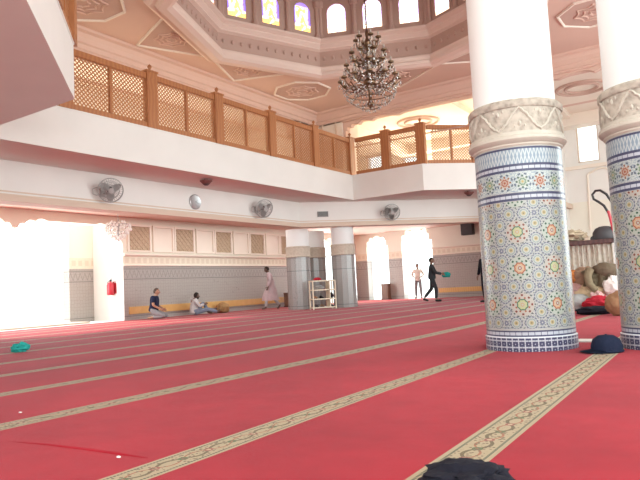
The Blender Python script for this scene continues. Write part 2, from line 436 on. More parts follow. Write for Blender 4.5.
def arch_wall(bm, p0, p1, z0, z1, th, openings=()):
    """wall from p0 to p1, thickness th to the left; openings (sA, sB, sill, [(s, z)...]) with the profile running sA -> sB"""
    p0, p1 = Vector(p0), Vector(p1); L = (p1-p0).length; d = (p1-p0)/L; nrm = Vector((-d.y, d.x))
    def P(s_, z, o_): q = p0+d*s_+nrm*o_; return Vector((q.x, q.y, z))
    def quad(a, b, c_, d_):
        for o_ in (0, th):
            try: bm.faces.new([bm.verts.new(P(s_, z, o_)) for s_, z in (a, b, c_, d_)])
            except ValueError: pass
    def rev(a, b): bm.faces.new([bm.verts.new(P(*a, 0)), bm.verts.new(P(*b, 0)), bm.verts.new(P(*b, th)), bm.verts.new(P(*a, th))])
    cur = 0.0
    for sA, sB, sill, prof in sorted(openings, key=lambda t: t[0]):
        if sA > cur+1e-4: quad((cur, z0), (sA, z0), (sA, z1), (cur, z1))
        if sill > z0+1e-4: quad((sA, z0), (sB, z0), (sB, sill), (sA, sill)); rev((sA, sill), (sB, sill))
        pr = [(sA, prof[0][1])]+list(prof)+[(sB, prof[-1][1])]
        for a, b in zip(pr[:-1], pr[1:]):
            if abs(b[0]-a[0]) > 1e-5: quad((a[0], a[1]), (b[0], b[1]), (b[0], z1), (a[0], z1))
            if (a[0]-b[0])**2+(a[1]-b[1])**2 > 1e-9: rev(a, b)
        rev((sA, sill), (sA, prof[0][1])); rev((sB, prof[-1][1]), (sB, sill)); cur = sB
    if cur < L-1e-4: quad((cur, z0), (L, z0), (L, z1), (cur, z1))
    rev((0, z0), (0, z1)); rev((L, z1), (L, z0)); rev((0, z1), (L, z1)); rev((L, z0), (0, z0))
def arch_prof(sA, sB, spring, top, n=14):
    c = (sA+sB)/2; h = (sB-sA)/2
    return [(c+h*math.cos(PI*(1-i/n)), spring+(top-spring)*math.sin(PI*i/n)) for i in range(n+1)]
def lobed_prof(sA, sB, spring, top, lobes, depth=.16, square=.5):
    """multifoil arch: a flattened arc whose edge is cut into lobes"""
    c = (sA+sB)/2; h = (sB-sA)/2; out = []; n = lobes*8; last = -1e9
    for i in range(n+1):
        t = i/n; ph = PI*(1-t); cx, sn = math.cos(ph), math.sin(ph)
        x = math.copysign(abs(cx)**square, cx); z = abs(sn)**square
        k = 1-depth*(1-abs(math.sin(lobes*PI*t)))
        hh = min(h, top-spring+.2)
        s_ = c+x*h - math.copysign((1-k)*hh*abs(cx), cx); zz = spring+(top-spring)*z-(1-k)*hh*sn
        s_ = max(s_, last); last = s_; out.append((min(s_, sB), max(zz, spring-.1)))
    return out

def cusped(sA, sB, zlow, ztop, run, lobes, zend=None):
    """flat-topped opening whose two corners step down in small lobes"""
    def corner(zl):
        out = []
        for k in range(lobes):
            a0, a1 = PI/2*k/lobes, PI/2*(k+1)/lobes
            q0 = (run*(1-math.cos(a0)), zl+(ztop-zl)*math.sin(a0)); q1 = (run*(1-math.cos(a1)), zl+(ztop-zl)*math.sin(a1))
            for i in range(6):
                t_ = i/6; bul = math.sin(PI*t_)*.07
                out.append((q0[0]+(q1[0]-q0[0])*t_-bul*.25, q0[1]+(q1[1]-q0[1])*t_+bul))
        return out+[(run, ztop)]
    a = corner(zlow); c_ = corner(zend if zend else zlow)
    o_ = [(sA+max(0, x), min(z, ztop+.05)) for x, z in a]+[(sB-max(0, x), min(z, ztop+.05)) for x, z in c_[::-1]]
    last = sA; res = []
    for x, z in o_: last = max(last, x); res.append((last, z))
    return res

# ------------------------------------------------------------------ floor, ground
XL, YF, XR, YN = -16.8, 28.2, 3.2, -3.6
b = B(); box(b, -60, 40, -40, 80, -.30, -.12); struct('ground', b, 'paving')
b = B(); box(b, XL-.1, XR, YN, YF+.1, -.12, -.012); struct('floor', b, 'marble_strip')
# wall-to-wall carpet: red strips and patterned borders, one mesh
random.seed(4)
STR = [(-1.03, .215), (-2.21, .20), (-3.80, .21), (-5.19, .20), (-6.5, .20), (-7.78, .20), (-9.28, .20), (-10.6, .2), (-11.95, .2), (-13.3, .2), (-14.6, .2), (-15.8, .2), (.25, .21), (1.5, .21)]
def stripe_edges(k, y):
    x, w = STR[k]
    if k == 0: c_ = x-.022*(y-2.2); w = w-.002*(y-2)
    elif k == 1: c_ = x-.004*(y-2)-.05*max(0, (y-4.0)/2.4)**2*(1 if y < 6.6 else 0)+.02*math.sin(y*1.1)-(.05*(2.6/2.4)**2 if 6.6 <= y else 0); w = w-.012*max(0, min(4.5, y-2))
    else: c_ = x+.03*math.sin(y*.55+k*1.9)
    return c_-w/2, c_+w/2
order = sorted(range(len(STR)), key=lambda k: STR[k][0])
b = B(); lay = b.loops.layers.uv.verify(); ys = [YN+i*.3 for i in range(int((YF-YN)/.3)+1)]+[YF]
rows = []
for y in ys:
    xs = [XL]
    for k in order: xs += list(stripe_edges(k, min(y, 14.0) if k < 2 else y))
    xs.append(XR); rows.append([b.verts.new((x, y, 0)) for x in xs])
for j in range(len(ys)-1):
    for i in range(len(rows[0])-1):
        f = b.faces.new((rows[j][i], rows[j][i+1], rows[j+1][i+1], rows[j+1][i])); f.material_index = i % 2
        for l, t in zip(f.loops, ((0, ys[j]), (1, ys[j]), (1, ys[j+1]), (0, ys[j+1]))): l[lay].uv = t
car = obj('carpet', b, mats=['carpet_red', 'carpet_border'])
tag(car, 'red prayer carpet with parallel beige patterned stripes covering the whole hall floor', 'carpet')
# a fold ridge in the carpet
b = B(); fp = [(-3.42, 1.88), (-3.1, 1.93), (-2.77, 1.955), (-2.55, 1.965), (-2.36, 1.975)]
tube(b, [(x, y, -.004) for x, y in fp], [.004, .010, .012, .012, .006], 8); fo = obj('fold', b, 'carpet_red', car, True)
b = B(); box(b, -1.62, -.98, 7.42, 7.70, 0, .012); struct('trim_1', b, 'marble_strip')
b = B(); box(b, -3.3, -2.0, 14.30, 14.46, 0, .012); struct('trim_2', b, 'marble_strip')

# ------------------------------------------------------------------ outer walls
b = B()
LZ = 3.42
s = lambda y: y-YN
arch_wall(b, (XL, YN), (XL, YF), 0, 3.86, .45, [
    (s(5.6), s(13.28), 0, cusped(s(5.6), s(9.6), 2.72, 3.12, 1.0, 4)+cusped(s(9.6), s(13.28), 2.72, 3.12, 1.0, 4, 2.30)),
    (s(22.6), s(26.6), 0, lobed_prof(s(22.6), s(26.6), 2.3, 3.25, 7, .16, .6))])
struct('wall_left', b, 'tiled_wall')
gw = []
for yc in [7.0, 9.2, 11.4, 13.6, 15.8, 18.0, 21.5, 25.0]: gw.append((s(yc-.55), s(yc+.55), 5.3, arch_prof(s(yc-.55), s(yc+.55), 6.3, 6.85)))
b = B(); arch_wall(b, (XL, YN), (XL, YF), 3.86, 7.7, .45, gw); struct('wall_left_upper', b, 'cream_plaster')
wn = [0]
def window(bm, mat, framebm=None, framemat='cream_plaster'):
    wn[0] += 1
    o = struct('window_%d' % wn[0], bm, mat)
    if framebm is not None: obj('frame', framebm, framemat, o)
    return o
for yc in [7.0, 9.2, 11.4, 13.6, 15.8, 18.0, 21.5, 25.0]:
    b = B(); box(b, XL-.28, XL-.27, yc-.57, yc+.57, 5.28, 6.9)
    fb = B()
    for yy in (yc-.53, yc, yc+.53): box(fb, XL-.31, XL-.24, yy-.03, yy+.03, 5.28, 6.86)
    window(b, 'window_glass', fb, 'gallery_wood')
# far wall (runs +x)
XG = -5.95   # end of the gallery
b = B(); t = lambda x: XR-x   # p0 at the right so that thickness lies beyond the wall
arch_wall(b, (XR, YF), (XL-.45, YF), 0, 3.86, -.5, [
    (t(-14.86), t(-16.10), 0, lobed_prof(t(-14.86), t(-16.10), 2.75, 3.28, 5, .16, .8)),
    (t(-12.42), t(-14.08), 0, lobed_prof(t(-12.42), t(-14.08), 2.85, 3.5, 5, .20, .8))])
struct('wall_far', b, 'tiled_wall_far')
b = B(); fw = []
for xa, xb, za, zb in ((-15.84, -14.92, 6.52, 7.5), (-13.80, -12.88, 6.50, 7.5), (-5.42, -4.55, 5.55, 7.3), (-2.4, -1.5, 5.55, 7.3)):
    fw.append((t(xb), t(xa), za, [(t(xb), zb), (t(xa), zb)]))
    g_ = B(); box(g_, xa-.02, xb+.02, YF+.09, YF+.10, za-.02, zb+.02)
    fb = B(); e = .05
    for q in ((xa, xa+e, za, zb), (xb-e, xb, za, zb), (xa, xb, za, za+e), (xa, xb, zb-e, zb)): box(fb, q[0], q[1], YF+.06, YF+.13, q[2], q[3])
    window(g_, 'window_glass', fb, 'stone_band')
arch_wall(b, (XR, YF), (XL-.45, YF), 3.86, 7.7, -.5, fw); struct('wall_far_upper', b, 'white_plaster')
# wall closing the gallery's right end
b = B(); arch_wall(b, (XG, 22.0), (XG, YF), 0, 7.5, .35, []); struct('wall_gallery_end', b, 'white_plaster')
# blind arch panel and ledges on the far wall, right part
b = B()
pr = arch_prof(0, 1, 4.75, 5.25, 12)
pts = [(-5.15, 28.17, 2.6)]+[(-5.15+p*1.2, 28.17, z) for p, z in lobed_prof(0, 1, 4.65, 5.2, 3, .12, .8)]+[(-3.95, 28.17, 2.6)]
tube(b, pts, .045, 6); box(b, XG, XR, 28.08, 28.2, 5.28, 5.42); box(b, XG, XR, 28.02, 28.2, 7.28, 7.5); struct('trim_3', b, 'cream_plaster', True)
b = B(); box(b, XG+.0, XG+.12, 22.0, 22.5, 0, 6.2); box(b, XG, XG+.18, 22.0, 28.2, 3.6, 3.8); struct('trim_4', b, 'stone_band')
# doorway reveals outside the left arch: jamb, return and threshold
b = B(); box(b, -18.75, -18.4, 12.35, 13.3, 0, 4.2); box(b, -18.75, -17.2, 13.29, 13.7, 0, 4.2); struct('wall_porch', b, 'tiled_wall')
b = B(); box(b, -17.26, -16.81, 13.265, 13.279, 0, 2.30); box(b, -18.39, -17.26, 13.27, 13.286, 0, 3.4); struct('trim_5', b, 'door_reveal')
b = B(); box(b, -18.3, -17.26, 9.4, 12.3, -.12, .05); struct('trim_6', b, 'stone_band')
# cornices along the dado and bumper boards
b = B(); sweep(b, [(XL, 13.28), (XL, 22.6)], [(0, 1.79), (-.04, 1.80), (-.04, 1.83), (-.02, 1.845), (0, 1.85)]); sweep(b, [(XL, 13.28), (XL, 22.6)], [(0, 2.11), (-.03, 2.12), (-.08, 2.16), (-.08, 2.20), (0, 2.21)])
struct('trim_7', b, 'cream_plaster')
b = B()
for xa, xb in ((-12.42, XG-.35),):
    for prof in ([(0, 2.05), (.05, 2.065), (.05, 2.10), (.02, 2.115), (0, 2.12)], [(0, 2.36), (.03, 2.37), (.08, 2.41), (.08, 2.44), (0, 2.45)]): sweep(b, [(xb, YF), (xa, YF)], prof)
struct('trim_8', b, 'cream_plaster')
b = B(); box(b, XL, XL+.04, 13.45, 22.2, .20, .44); struct('trim_9', b, 'board_wood')
b = B(); box(b, -12.2, XG-.4, YF-.04, YF, .24, .46); struct('trim_10', b, 'board_wood')
# niche panels above the dado on the left wall: framed carved grilles between blank panels
fr = B(); gr = B(); bl = B()
ya = 13.5; pitch_ = 2.06
for i in range(5):
    y0 = ya+pitch_*i
    for yy0, yy1, tgt in ((y0, y0+.86, gr), (y0+1.08, y0+1.9, bl)):
        for q in ((yy0-.07, yy0, 2.27, 3.2), (yy1, yy1+.07, 2.27, 3.2), (yy0, yy1, 3.13, 3.2), (yy0, yy1, 2.27, 2.32)): box(fr, XL, XL+.07, *q)
        box(tgt, XL, XL+.015, yy0, yy1, 2.32, 3.13)
        if tgt is gr:
            n = 5
            for a in range(-n, n+1):
                for sg in (1, -1):
                    # diagonal lattice bars clipped to the panel
                    ps = []
                    for q in range(25):
                        yq = yy0+.86*q/24; zq = 2.725+sg*(yq-(yy0+.43))+a*.2
                        if 2.33 < zq < 3.12: ps.append((XL+.025, yq, zq))
                    if len(ps) > 2: tube(gr, [ps[0], ps[-1]], .016, 4)
struct('trim_11', fr, 'cream_plaster'); struct('trim_12', gr, 'carved_grille'); struct('trim_13', bl, 'cream_plaster')

# ------------------------------------------------------------------ gallery slab, beam, aisle ceiling
front = [(-4.4, YN), (-4.4, 2.18), (-8.33, 5.74), (-11.37, 5.74), (-11.37, 19.16), (-8.6, 19.16), (XG, 21.81), (XG, 22.0)]
b = B(); prism(b, front+[(XG-.3, 22.0), (XG-.3, YF), (XL, YF), (XL, YN)], 3.86, 4.76); struct('gallery_floor', b, 'white_plaster')
beam = [(-4.6, -1.5), (-13.0, 6.9), (-13.0, 18.05), (-6.35, 24.7)]
b = B(); sweep(b, beam, rect(0, .42, 2.98, 3.86)); struct('beam', b, 'white_plaster')
b = B(); sweep(b, beam, [(-.05, 2.96), (.46, 2.96), (.46, 3.12), (-.02, 3.12), (-.02, 3.09), (-.05, 3.08)]); sweep(b, beam, rect(-.015, .0, 3.16, 3.19)); struct('trim_14', b, 'stone_band')
oc = offset_path(beam, .2)
b = B(); prism(b, [tuple(p) for p in oc]+[(XG-.35, YF), (XL, YF), (XL, YN), (-4.6, YN)], LZ, LZ+.12); struct('ceiling_aisle', b, 'ceiling_plaster')
# fascia lip under the balustrade
b = B(); sweep(b, front[1:-1], [(-.012, 4.73), (.05, 4.73), (.05, 4.765), (-.012, 4.765)]); struct('trim_15', b, 'white_plaster')

# ------------------------------------------------------------------ main ceiling, dome drum
CX, CY, RO = -7.05, 12.45, 4.35
def octo(r, z=None, n=8, a0=0.0): return [(CX+r*math.cos(2*PI*k/n+a0), CY+r*math.sin(2*PI*k/n+a0)) for k in range(n)]
SQ = [(-13.0, 5.5), (-1.1, 5.5), (-1.1, 19.4), (-13.0, 19.4)]
CZ = 7.36
b = B(); prism(b, SQ, CZ, CZ+.1, [octo(RO+.02)]); struct('ceiling', b, 'ceiling_plaster')
b = B(); prism(b, [(XL-.45, YN), (XR, YN), (XR, YF+.5), (XL-.45, YF+.5)], 7.55, 7.8, [octo(RO+.25)]); struct('ceiling_outer', b, 'cream_plaster')
# cornice beam round the square, with its extensions over the outer bays
b = B(); K = SQ
corn = [(.0, 6.86), (.55, 6.86), (.55, 7.6), (.0, 7.6), (-.0, 7.36), (-.30, 7.36), (-.28, 7.30), (-.18, 7.27), (-.12, 7.18), (-.10, 7.06), (-.05, 7.03), (-.05, 6.92), (.0, 6.9)]
corn = [(-o_, z) for o_, z in corn]
sweep(b, SQ, corn, closed=True)
struct('trim_16', b, 'ceiling_plaster')
b = B()
for q in ((XL, -13.55, 5.0, 5.5), (XL, -13.55, 19.4, 19.95), (-13.55, -13.0, 19.95, YF), (-1.1, -.55, 19.95, YF), (-.55, XR, 19.4, 19.95), (-.55, XR, 5.0, 5.5), (-1.1, -.55, YN, 5.0), (-13.55, -13.0, YN, 5.0), (-13.0, -1.1, 22.9-3.3+.6, 20.5), (-13.0, -1.1, 27.4, 28.2)):
    box(b, q[0], q[1], q[2], q[3], 7.05, 7.6)
for q in ((-8.7, -8.4, 19.95, YF), (-5.75, -5.4, 19.95, YF)): box(b, q[0], q[1], q[2], q[3], 7.36, 7.6)
struct('trim_17', b, 'cream_plaster')
# L-shaped pier above the gallery at the far-left corner with blind arches
b = B(); prism(b, [(-14.2, 18.0), (-13.0, 18.0), (-13.0, 19.4), (-11.85, 19.4), (-11.85, 20.6), (-14.2, 20.6)], 4.76, 7.3); struct('wall_pier', b, 'cream_plaster')
b = B()
pts = [(-12.72, 19.39, 5.0)]+[(s_, 19.39, z) for s_, z in arch_prof(-12.72, -12.1, 6.8, 7.08)]+[(-12.1, 19.39, 5.0)]; tube(b, pts, .035, 6)
pts = [(-12.99, 18.3, 5.0)]+[(-12.99, s_, z) for s_, z in arch_prof(18.3, 19.1, 6.75, 7.05)]+[(-12.99, 19.1, 5.0)]; tube(b, pts, .035, 6)
struct('trim_18', b, 'stone_band', True)
b = B(); prism(b, [(-14.2, 5.0), (-13.0, 5.0), (-13.0, 6.6), (-14.2, 6.6)], 4.76, 7.3); struct('wall_pier_near', b, 'cream_plaster')
# scalloped arch under the cornice at the far side
def scallop_panel(p0, p1, z0, z1, th):
    b = B(); L = (Vector(p1)-Vector(p0)).length
    prof = []
    pr = lobed_prof(0.0, L, z0, z1, 11, .10, .30)
    arch_wall(b, p0, p1, z0-.12, 7.0, th, [(0.0, L, z0-.12, pr)]); return b
struct('trim_19', scallop_panel((-11.85, 19.5), (-1.9, 19.5), 6.0, 6.84, .22), 'ceiling_plaster')
struct('trim_20', scallop_panel((-13.1, 18.0), (-13.1, 6.6), 6.35, 6.86, -.22), 'ceiling_plaster')
# octagonal ring mouldings
b = B()
low = [(.48, 7.36), (.48, 7.28), (.36, 7.20), (.26, 7.22), (.20, 7.14), (.02, 7.14), (-.10, 7.20), (-.10, 7.28), (-.02, 7.32), (-.06, 7.40), (-.06, 7.46), (.06, 7.52), (.3, 7.52)]
up_ = [(.3, 7.98), (.06, 7.98), (-.04, 8.02), (-.04, 8.06), (-.12, 8.14), (-.12, 8.18), (-.22, 8.24), (-.22, 8.30), (-.06, 8.34), (.3, 8.34)]
for pr_ in (low, up_): sweep(b, octo(RO), [(-o_, z) for o_, z in pr_], closed=True)
struct('trim_21', b, 'moulding_plaster')
b = B(); sweep(b, octo(RO), [(-.06, 7.48), (-.06, 8.02), (-.28, 8.02), (-.28, 7.48)], closed=True); struct('trim_26', b, 'drum_plaster')
# frieze ornament inside the ring: little bosses
b = B(); O8 = octo(RO)
for k in range(8):
    p, q = Vector(O8[k]), Vector(O8[(k+1) % 8]); d = (q-p)
    for j in range(12):
        c_ = p+d*((j+.5)/12); c_ = c_+(Vector((CX, CY))-c_).normalized()*-.055
        ball(b, (c_.x, c_.y, 7.75), .05, (1, 1, 1.5), 1)
struct('trim_22', b, 'drum_plaster')
# drum with three stained windows a side
for k in range(8):
    p, q = Vector(O8[(k+1) % 8]), Vector(O8[k]); L = (q-p).length; d = (q-p)/L; nrm = Vector((-d.y, d.x))
    ops = []
    for j in (-1, 0, 1):
        c_ = L/2+j*1.10; ops.append((c_-.31, c_+.31, 8.52, arch_prof(c_-.31, c_+.31, 9.14, 9.44)))
    b = B(); arch_wall(b, p, q, 8.33, 10.0, -.3 if nrm.dot(Vector((CX, CY))-p) > 0 else .3, ops); struct('wall_drum', b, 'drum_plaster')
    inw = nrm if nrm.dot(Vector((CX, CY))-p) > 0 else -nrm
    # pilasters between windows
    b = B()
    for j in (-1.5, -.5, .5, 1.5):
        c_ = p+d*max(.06, min(L-.06, L/2+j*1.10)); o2 = c_+inw*.03
        tube(b, [(o2.x, o2.y, 8.33), (o2.x, o2.y, 8.45), (o2.x, o2.y, 8.47), (o2.x, o2.y, 9.3), (o2.x, o2.y, 9.32), (o2.x, o2.y, 9.5)], [.11, .11, .07, .07, .11, .13], 10)
    struct('trim_23', b, 'drum_plaster', True)
    bright = k in (1, 2)
    for j in (-1, 0, 1):
        c_ = L/2+j*1.10; b = B(); lay = b.loops.layers.uv.verify()
        prof = [(c_-.31, 8.52)]+arch_prof(c_-.31, c_+.31, 9.14, 9.44)+[(c_+.31, 8.52)]
        vv = []
        for s_, z in prof:
            w_ = p+d*s_-inw*.05; vv.append((b.verts.new((w_.x, w_.y, z)), ((s_-c_)/.62+.5, (z-8.52)/.92)))
        f = b.faces.new([a for a, _ in vv])
        for l in f.loops:
            for a, t_ in vv:
                if l.vert is a: l[lay].uv = t_
        fb = B()
        pts = [(p+d*s_-inw*.02) for s_, z in prof]; tube(fb, [(w_.x, w_.y, z) for w_, (s_, z) in zip(pts, prof)], .03, 5)
        bmesh.ops.recalc_face_normals(b, faces=b.faces)
        window(b, 'stained_glass_bright' if bright else 'stained_glass', fb, 'ornament_plaster')
b = B(); lathe(b, [(4.45, 10.0), (4.3, 11.2), (3.6, 12.4), (2.4, 13.3), (1.0, 13.8), (.02, 13.9)], 32, (CX, CY, 0), cap=False); struct('ceiling_dome', b, 'drum_plaster', True)
# triangular and octagonal coffers on the flat ceiling
def coffer(poly, rim=.07, name='trim_24', ornament=True):
    b = B(); c_ = Vector((sum(p[0] for p in poly)/len(poly), sum(p[1] for p in poly)/len(poly)))
    ar = sum(poly[i][0]*poly[(i+1) % len(poly)][1]-poly[(i+1) % len(poly)][0]*poly[i][1] for i in range(len(poly)))
    if ar < 0: poly = poly[::-1]
    sweep(b, poly, [(0, 7.37), (-rim, 7.37), (-rim*.8, 7.31), (-rim*.3, 7.31), (0, 7.34)], closed=True); o = struct(name, b, 'cream_plaster')
    b = B(); prism(b, poly, 7.345, 7.352)
    obj('panel', b, 'ornament_plaster', o)
    if ornament:
        b = B(); rr = min((Vector(p)-c_).length for p in poly)
        for k in range(3):
            R_ = rr*(.2+.2*k)*(.9 if len(poly) > 3 else .7); n = 24
            tube(b, [(c_.x+R_*(1+.12*math.cos(8*2*PI*i/n))*math.cos(2*PI*i/n), c_.y+R_*(1+.12*math.cos(8*2*PI*i/n))*math.sin(2*PI*i/n), 7.34) for i in range(n)], .025, 5, closed=True)
        obj('ornament', b, 'ceiling_plaster', o)
for sx in (1, -1):
    for s2 in (1, -1):
        T1 = [(5.50, -1.85), (3.65, -2.55), (4.75, -.15)]
        coffer([(CX-sx*a, CY+s2*c_) for a, c_ in T1])
        T2 = [(1.85, 6.0), (2.55, 4.15), (.15, 4.95)]
        coffer([(CX-sx*a, CY+s2*c_) for a, c_ in T2])
        cc = (CX-sx*4.6, CY+s2*4.2); coffer([(cc[0]+.92*math.cos(PI/4*k+.39), cc[1]+.92*math.sin(PI/4*k+.39)) for k in range(8)])
# medallions in the far bays
for mx in (-10.75, -7.05, -4.25):
    b = B(); n = 24
    for R_ in (.85, .55): tube(b, [(mx+R_*math.cos(2*PI*i/n), 23.8+R_*math.sin(2*PI*i/n), 7.53) for i in range(n)], .06, 6, closed=True)
    struct('trim_25', b, 'ornament_plaster', True)

# ------------------------------------------------------------------ columns
def column(x, y, rot, label, top=7.14):
    t = thing('column', label, 'column', (x, y, 0), rot, 'mosaic columns'); t.scale = (1, 1, 1.035)
    b = B(); lathe(b, [(.475, 0.0), (.475, .135), (.46, .14), (.46, 2.05)], 64, uv=True); obj('tiled_shaft', b, 'zellige', t, True)
    b = B(); lathe(b, [(.46, 2.045), (.475, 2.06), (.475, 2.075), (.50, 2.09), (.52, 2.115), (.515, 2.145), (.495, 2.16), (.495, 2.19)], 64); obj('collar', b, 'stucco_rib', t, True)
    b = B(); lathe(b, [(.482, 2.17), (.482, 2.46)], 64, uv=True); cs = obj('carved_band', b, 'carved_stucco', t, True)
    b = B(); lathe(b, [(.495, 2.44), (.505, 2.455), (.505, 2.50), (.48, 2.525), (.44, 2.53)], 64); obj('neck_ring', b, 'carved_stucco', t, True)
    # ogee ribbon round the band
    b = B(); n = 7; pts = []
    per = [(0, 0), (.05, .10), (.10, .12), (.15, .25), (.20, .30), (.24, .48), (.29, .56), (.33, .72), (.40, .80), (.44, .92), (.5, 1.0)]
    full = per+[(1-a, z) for a, z in per[-2:0:-1]]
    for i in range(n):
        for a, z in full:
            an = 2*PI*(i+a)/n; pts.append((.487*math.cos(an), .487*math.sin(an), 2.205+.225*z))
    tube(b, pts, .013, 6, closed=True)
    for i in range(n):
        for ph, z, r in ((0.5, 2.27, .030), (0.0, 2.38, .030), (.38, 2.245, .018), (.62, 2.245, .018), (.12, 2.405, .018), (.88, 2.405, .018)):
            an = 2*PI*(i+ph)/n; ball(b, (.482*math.cos(an), .482*math.sin(an), z), r, (.6, .6, 1), 1)
    obj('ribbon_relief', b, 'stucco_rib', cs, True)
    b = B(); lathe(b, [(.435, 2.5), (.435, top)], 48); obj('shaft', b, 'column_white', t, True)
    return t
column(-1.945, 6.875, .15, 'large mosaic column at right, the one standing left of the navy cap')
column(-.615, 7.10, .4, 'mosaic column cut off by the right edge of the photo')
m = M('column_tile', (.34, .32, .31), .22, spec=.6); x_, y_, z_, P_ = m.pos()
c = m.mix(m.noise(P_, 30, 3), (.30, .28, .27), (.38, .355, .34)); c = m.mix((ring(z_, 1.40, 1.43)+ring(z_, .10, .13)+ring(z_, 1.88, 1.90)).min(1.0), c, (.20, .19, .20))
c = m.mix(m.voro(P_, 14.0, 'DISTANCE_TO_EDGE', .3).lt(.03), c, (.26, .245, .24)); m.color(c); MAT['column_tile'] = m.m
def plain_column(x, y, rot, label, top=2.97):
    t = thing('column', label, 'column', (x, y, 0), rot, 'plain tiled columns')
    b = B(); lathe(b, [(.455, 0), (.455, .1), (.445, .11), (.445, 1.93)], 14); obj('tiled_shaft', b, 'column_tile', t)
    b = B(); lathe(b, [(.445, 1.92), (.47, 1.94), (.47, 1.97), (.455, 1.985), (.455, 2.27), (.47, 2.285), (.47, 2.32), (.43, 2.335)], 40); obj('carved_band', b, 'stucco_band', t, True)
    b = B(); lathe(b, [(.425, 2.3), (.425, top)], 40); obj('shaft', b, 'column_white', t, True)
m = M('stucco_band', (.6, .52, .43), .8); o = m.obj(); h = m.voro(o, 15, 'SMOOTH_F1'); m.color(m.mix(h, (.50, .42, .34), (.64, .56, .47))); m.bump(h, .01, .7); MAT['stucco_band'] = m.m
plain_column(-13.72, 18.82, .2, 'distant tiled column left of the shoe rack')
plain_column(-12.28, 19.72, .6, 'distant tiled column right of the shoe rack')
plain_column(-13.84, 20.06, .3, 'distant tiled column standing behind the shoe rack')

# ------------------------------------------------------------------ gallery balustrade with lattice screens
def lattice_mesh(w, h):
    """diagonal lattice w x h in the local x-z plane"""
    b = B(); pit = .10; n = int((w+h)/pit)+1
    for sg in (1, -1):
        for i in range(n+1):
            c_ = i*pit
            if sg > 0: pts = [(c_-h, 0), (c_, h)]; xa, za, xb, zb = c_-h, 0.0, c_, h
            else: xa, za, xb, zb = c_, 0.0, c_-h, h
            # clip in x
            def at(x): return za+(zb-za)*(x-xa)/(xb-xa)
            lo, hi = max(0, min(xa, xb)), min(w, max(xa, xb))
            if hi-lo < .01: continue
            p, q = Vector((lo, sg*.006, at(lo))), Vector((hi, sg*.006, at(hi)))
            d = (q-p).normalized(); nn = Vector((-d.z, 0, d.x))*.0135; dp = Vector((0, .006, 0))
            vv = [b.verts.new(v) for v in (p-nn-dp, p+nn-dp, p+nn+dp, p-nn+dp, q-nn-dp, q+nn-dp, q+nn+dp, q-nn+dp)]
            for f in ((0, 1, 2, 3), (7, 6, 5, 4), (0, 4, 5, 1), (1, 5, 6, 2), (2, 6, 7, 3), (3, 7, 4, 0)): b.faces.new([vv[j] for j in f])
    return b
def balustrade(label, p0, p1, bays, z=4.76, top=6.10, skip_first=False, skip_last=False, start=0.0, mull=True):
    p0, p1 = Vector(p0), Vector(p1); L = (p1-p0).length; ang = math.atan2(p1.y-p0.y, p1.x-p0.x)
    t = thing('gallery_balustrade', label, 'balustrade', (p0.x, p0.y, z), ang, 'wooden lattice balustrades of the gallery')
    b = B(); box(b, 0, L, -.05, .05, 0, .13); bevel(b, .012, 1); obj('bottom_rail', b, 'gallery_wood', t)
    b = B(); box(b, 0, L, -.055, .055, top-z-.15, top-z); bevel(b, .012, 1); obj('top_rail', b, 'gallery_wood', t)
    W = (L-start)/bays; pw = .155; pm = None; lm = None; fm = None; mm = None
    for i in range(bays+1):
        if not ((i == 0 and skip_first) or (i == bays and skip_last)):
            b = B(); xx = start+i*W
            box(b, xx-pw, xx+pw, -.09, .09, 0, top-z+.03); box(b, xx-pw-.02, xx+pw+.02, -.11, .11, top-z+.03, top-z+.07)
            box(b, xx-pw+.05, xx+pw-.05, -.095, .095, .1, top-z-.1)
            po = obj('post', b, 'gallery_wood', t)
            b = B(); lathe(b, [(.05, 0), (.055, .02), (.025, .04), (.025, .06), (.05, .09), (.055, .12), (.035, .155), (.01, .17), (.006, .19)], 12, (xx, 0, top-z+.07)); obj('finial', b, 'gallery_wood', po, True)
        if i < bays:
            xa, xb = start+i*W+pw, start+(i+1)*W-pw; w = (xb-xa-.07)/2 if mull else xb-xa; hh = top-z-.28
            if lm is None:
                b = lattice_mesh(w, hh); lo = obj('lattice_panel', b, 'lattice_wood', t); lm = lo.data
                lo.location = (xa, 0, .13)
            else:
                lo = bpy.data.objects.new('lattice_panel', lm); C.objects.link(lo); lo.parent = t; lo.location = (xa, 0, .13)
            if not mull: continue
            lo = bpy.data.objects.new('lattice_panel', lm); C.objects.link(lo); lo.parent = t; lo.location = (xb-w, 0, .13)
            b = B(); box(b, (xa+xb)/2-.035, (xa+xb)/2+.035, -.04, .04, .13, top-z-.15); obj('mullion', b, 'gallery_wood', t)
    return t
balustrade('long wooden lattice gallery balustrade running above the wall clock and two fans', (-11.42, 5.95), (-11.42, 19.21), 5, start=1.67)
balustrade('short wooden lattice balustrade at the inner corner, two bright windows showing behind it', (-11.20, 19.21), (-8.62, 19.21), 2, skip_first=True, start=-.12, mull=False)
balustrade('wooden lattice balustrade beside the large mosaic column, above the right-hand fan', (-8.47, 19.36), (-6.0, 21.83), 2, skip_first=True)
balustrade('wooden lattice balustrade on the near overhead balcony at top left', (-4.45, 2.16), (-8.36, 5.70), 4)

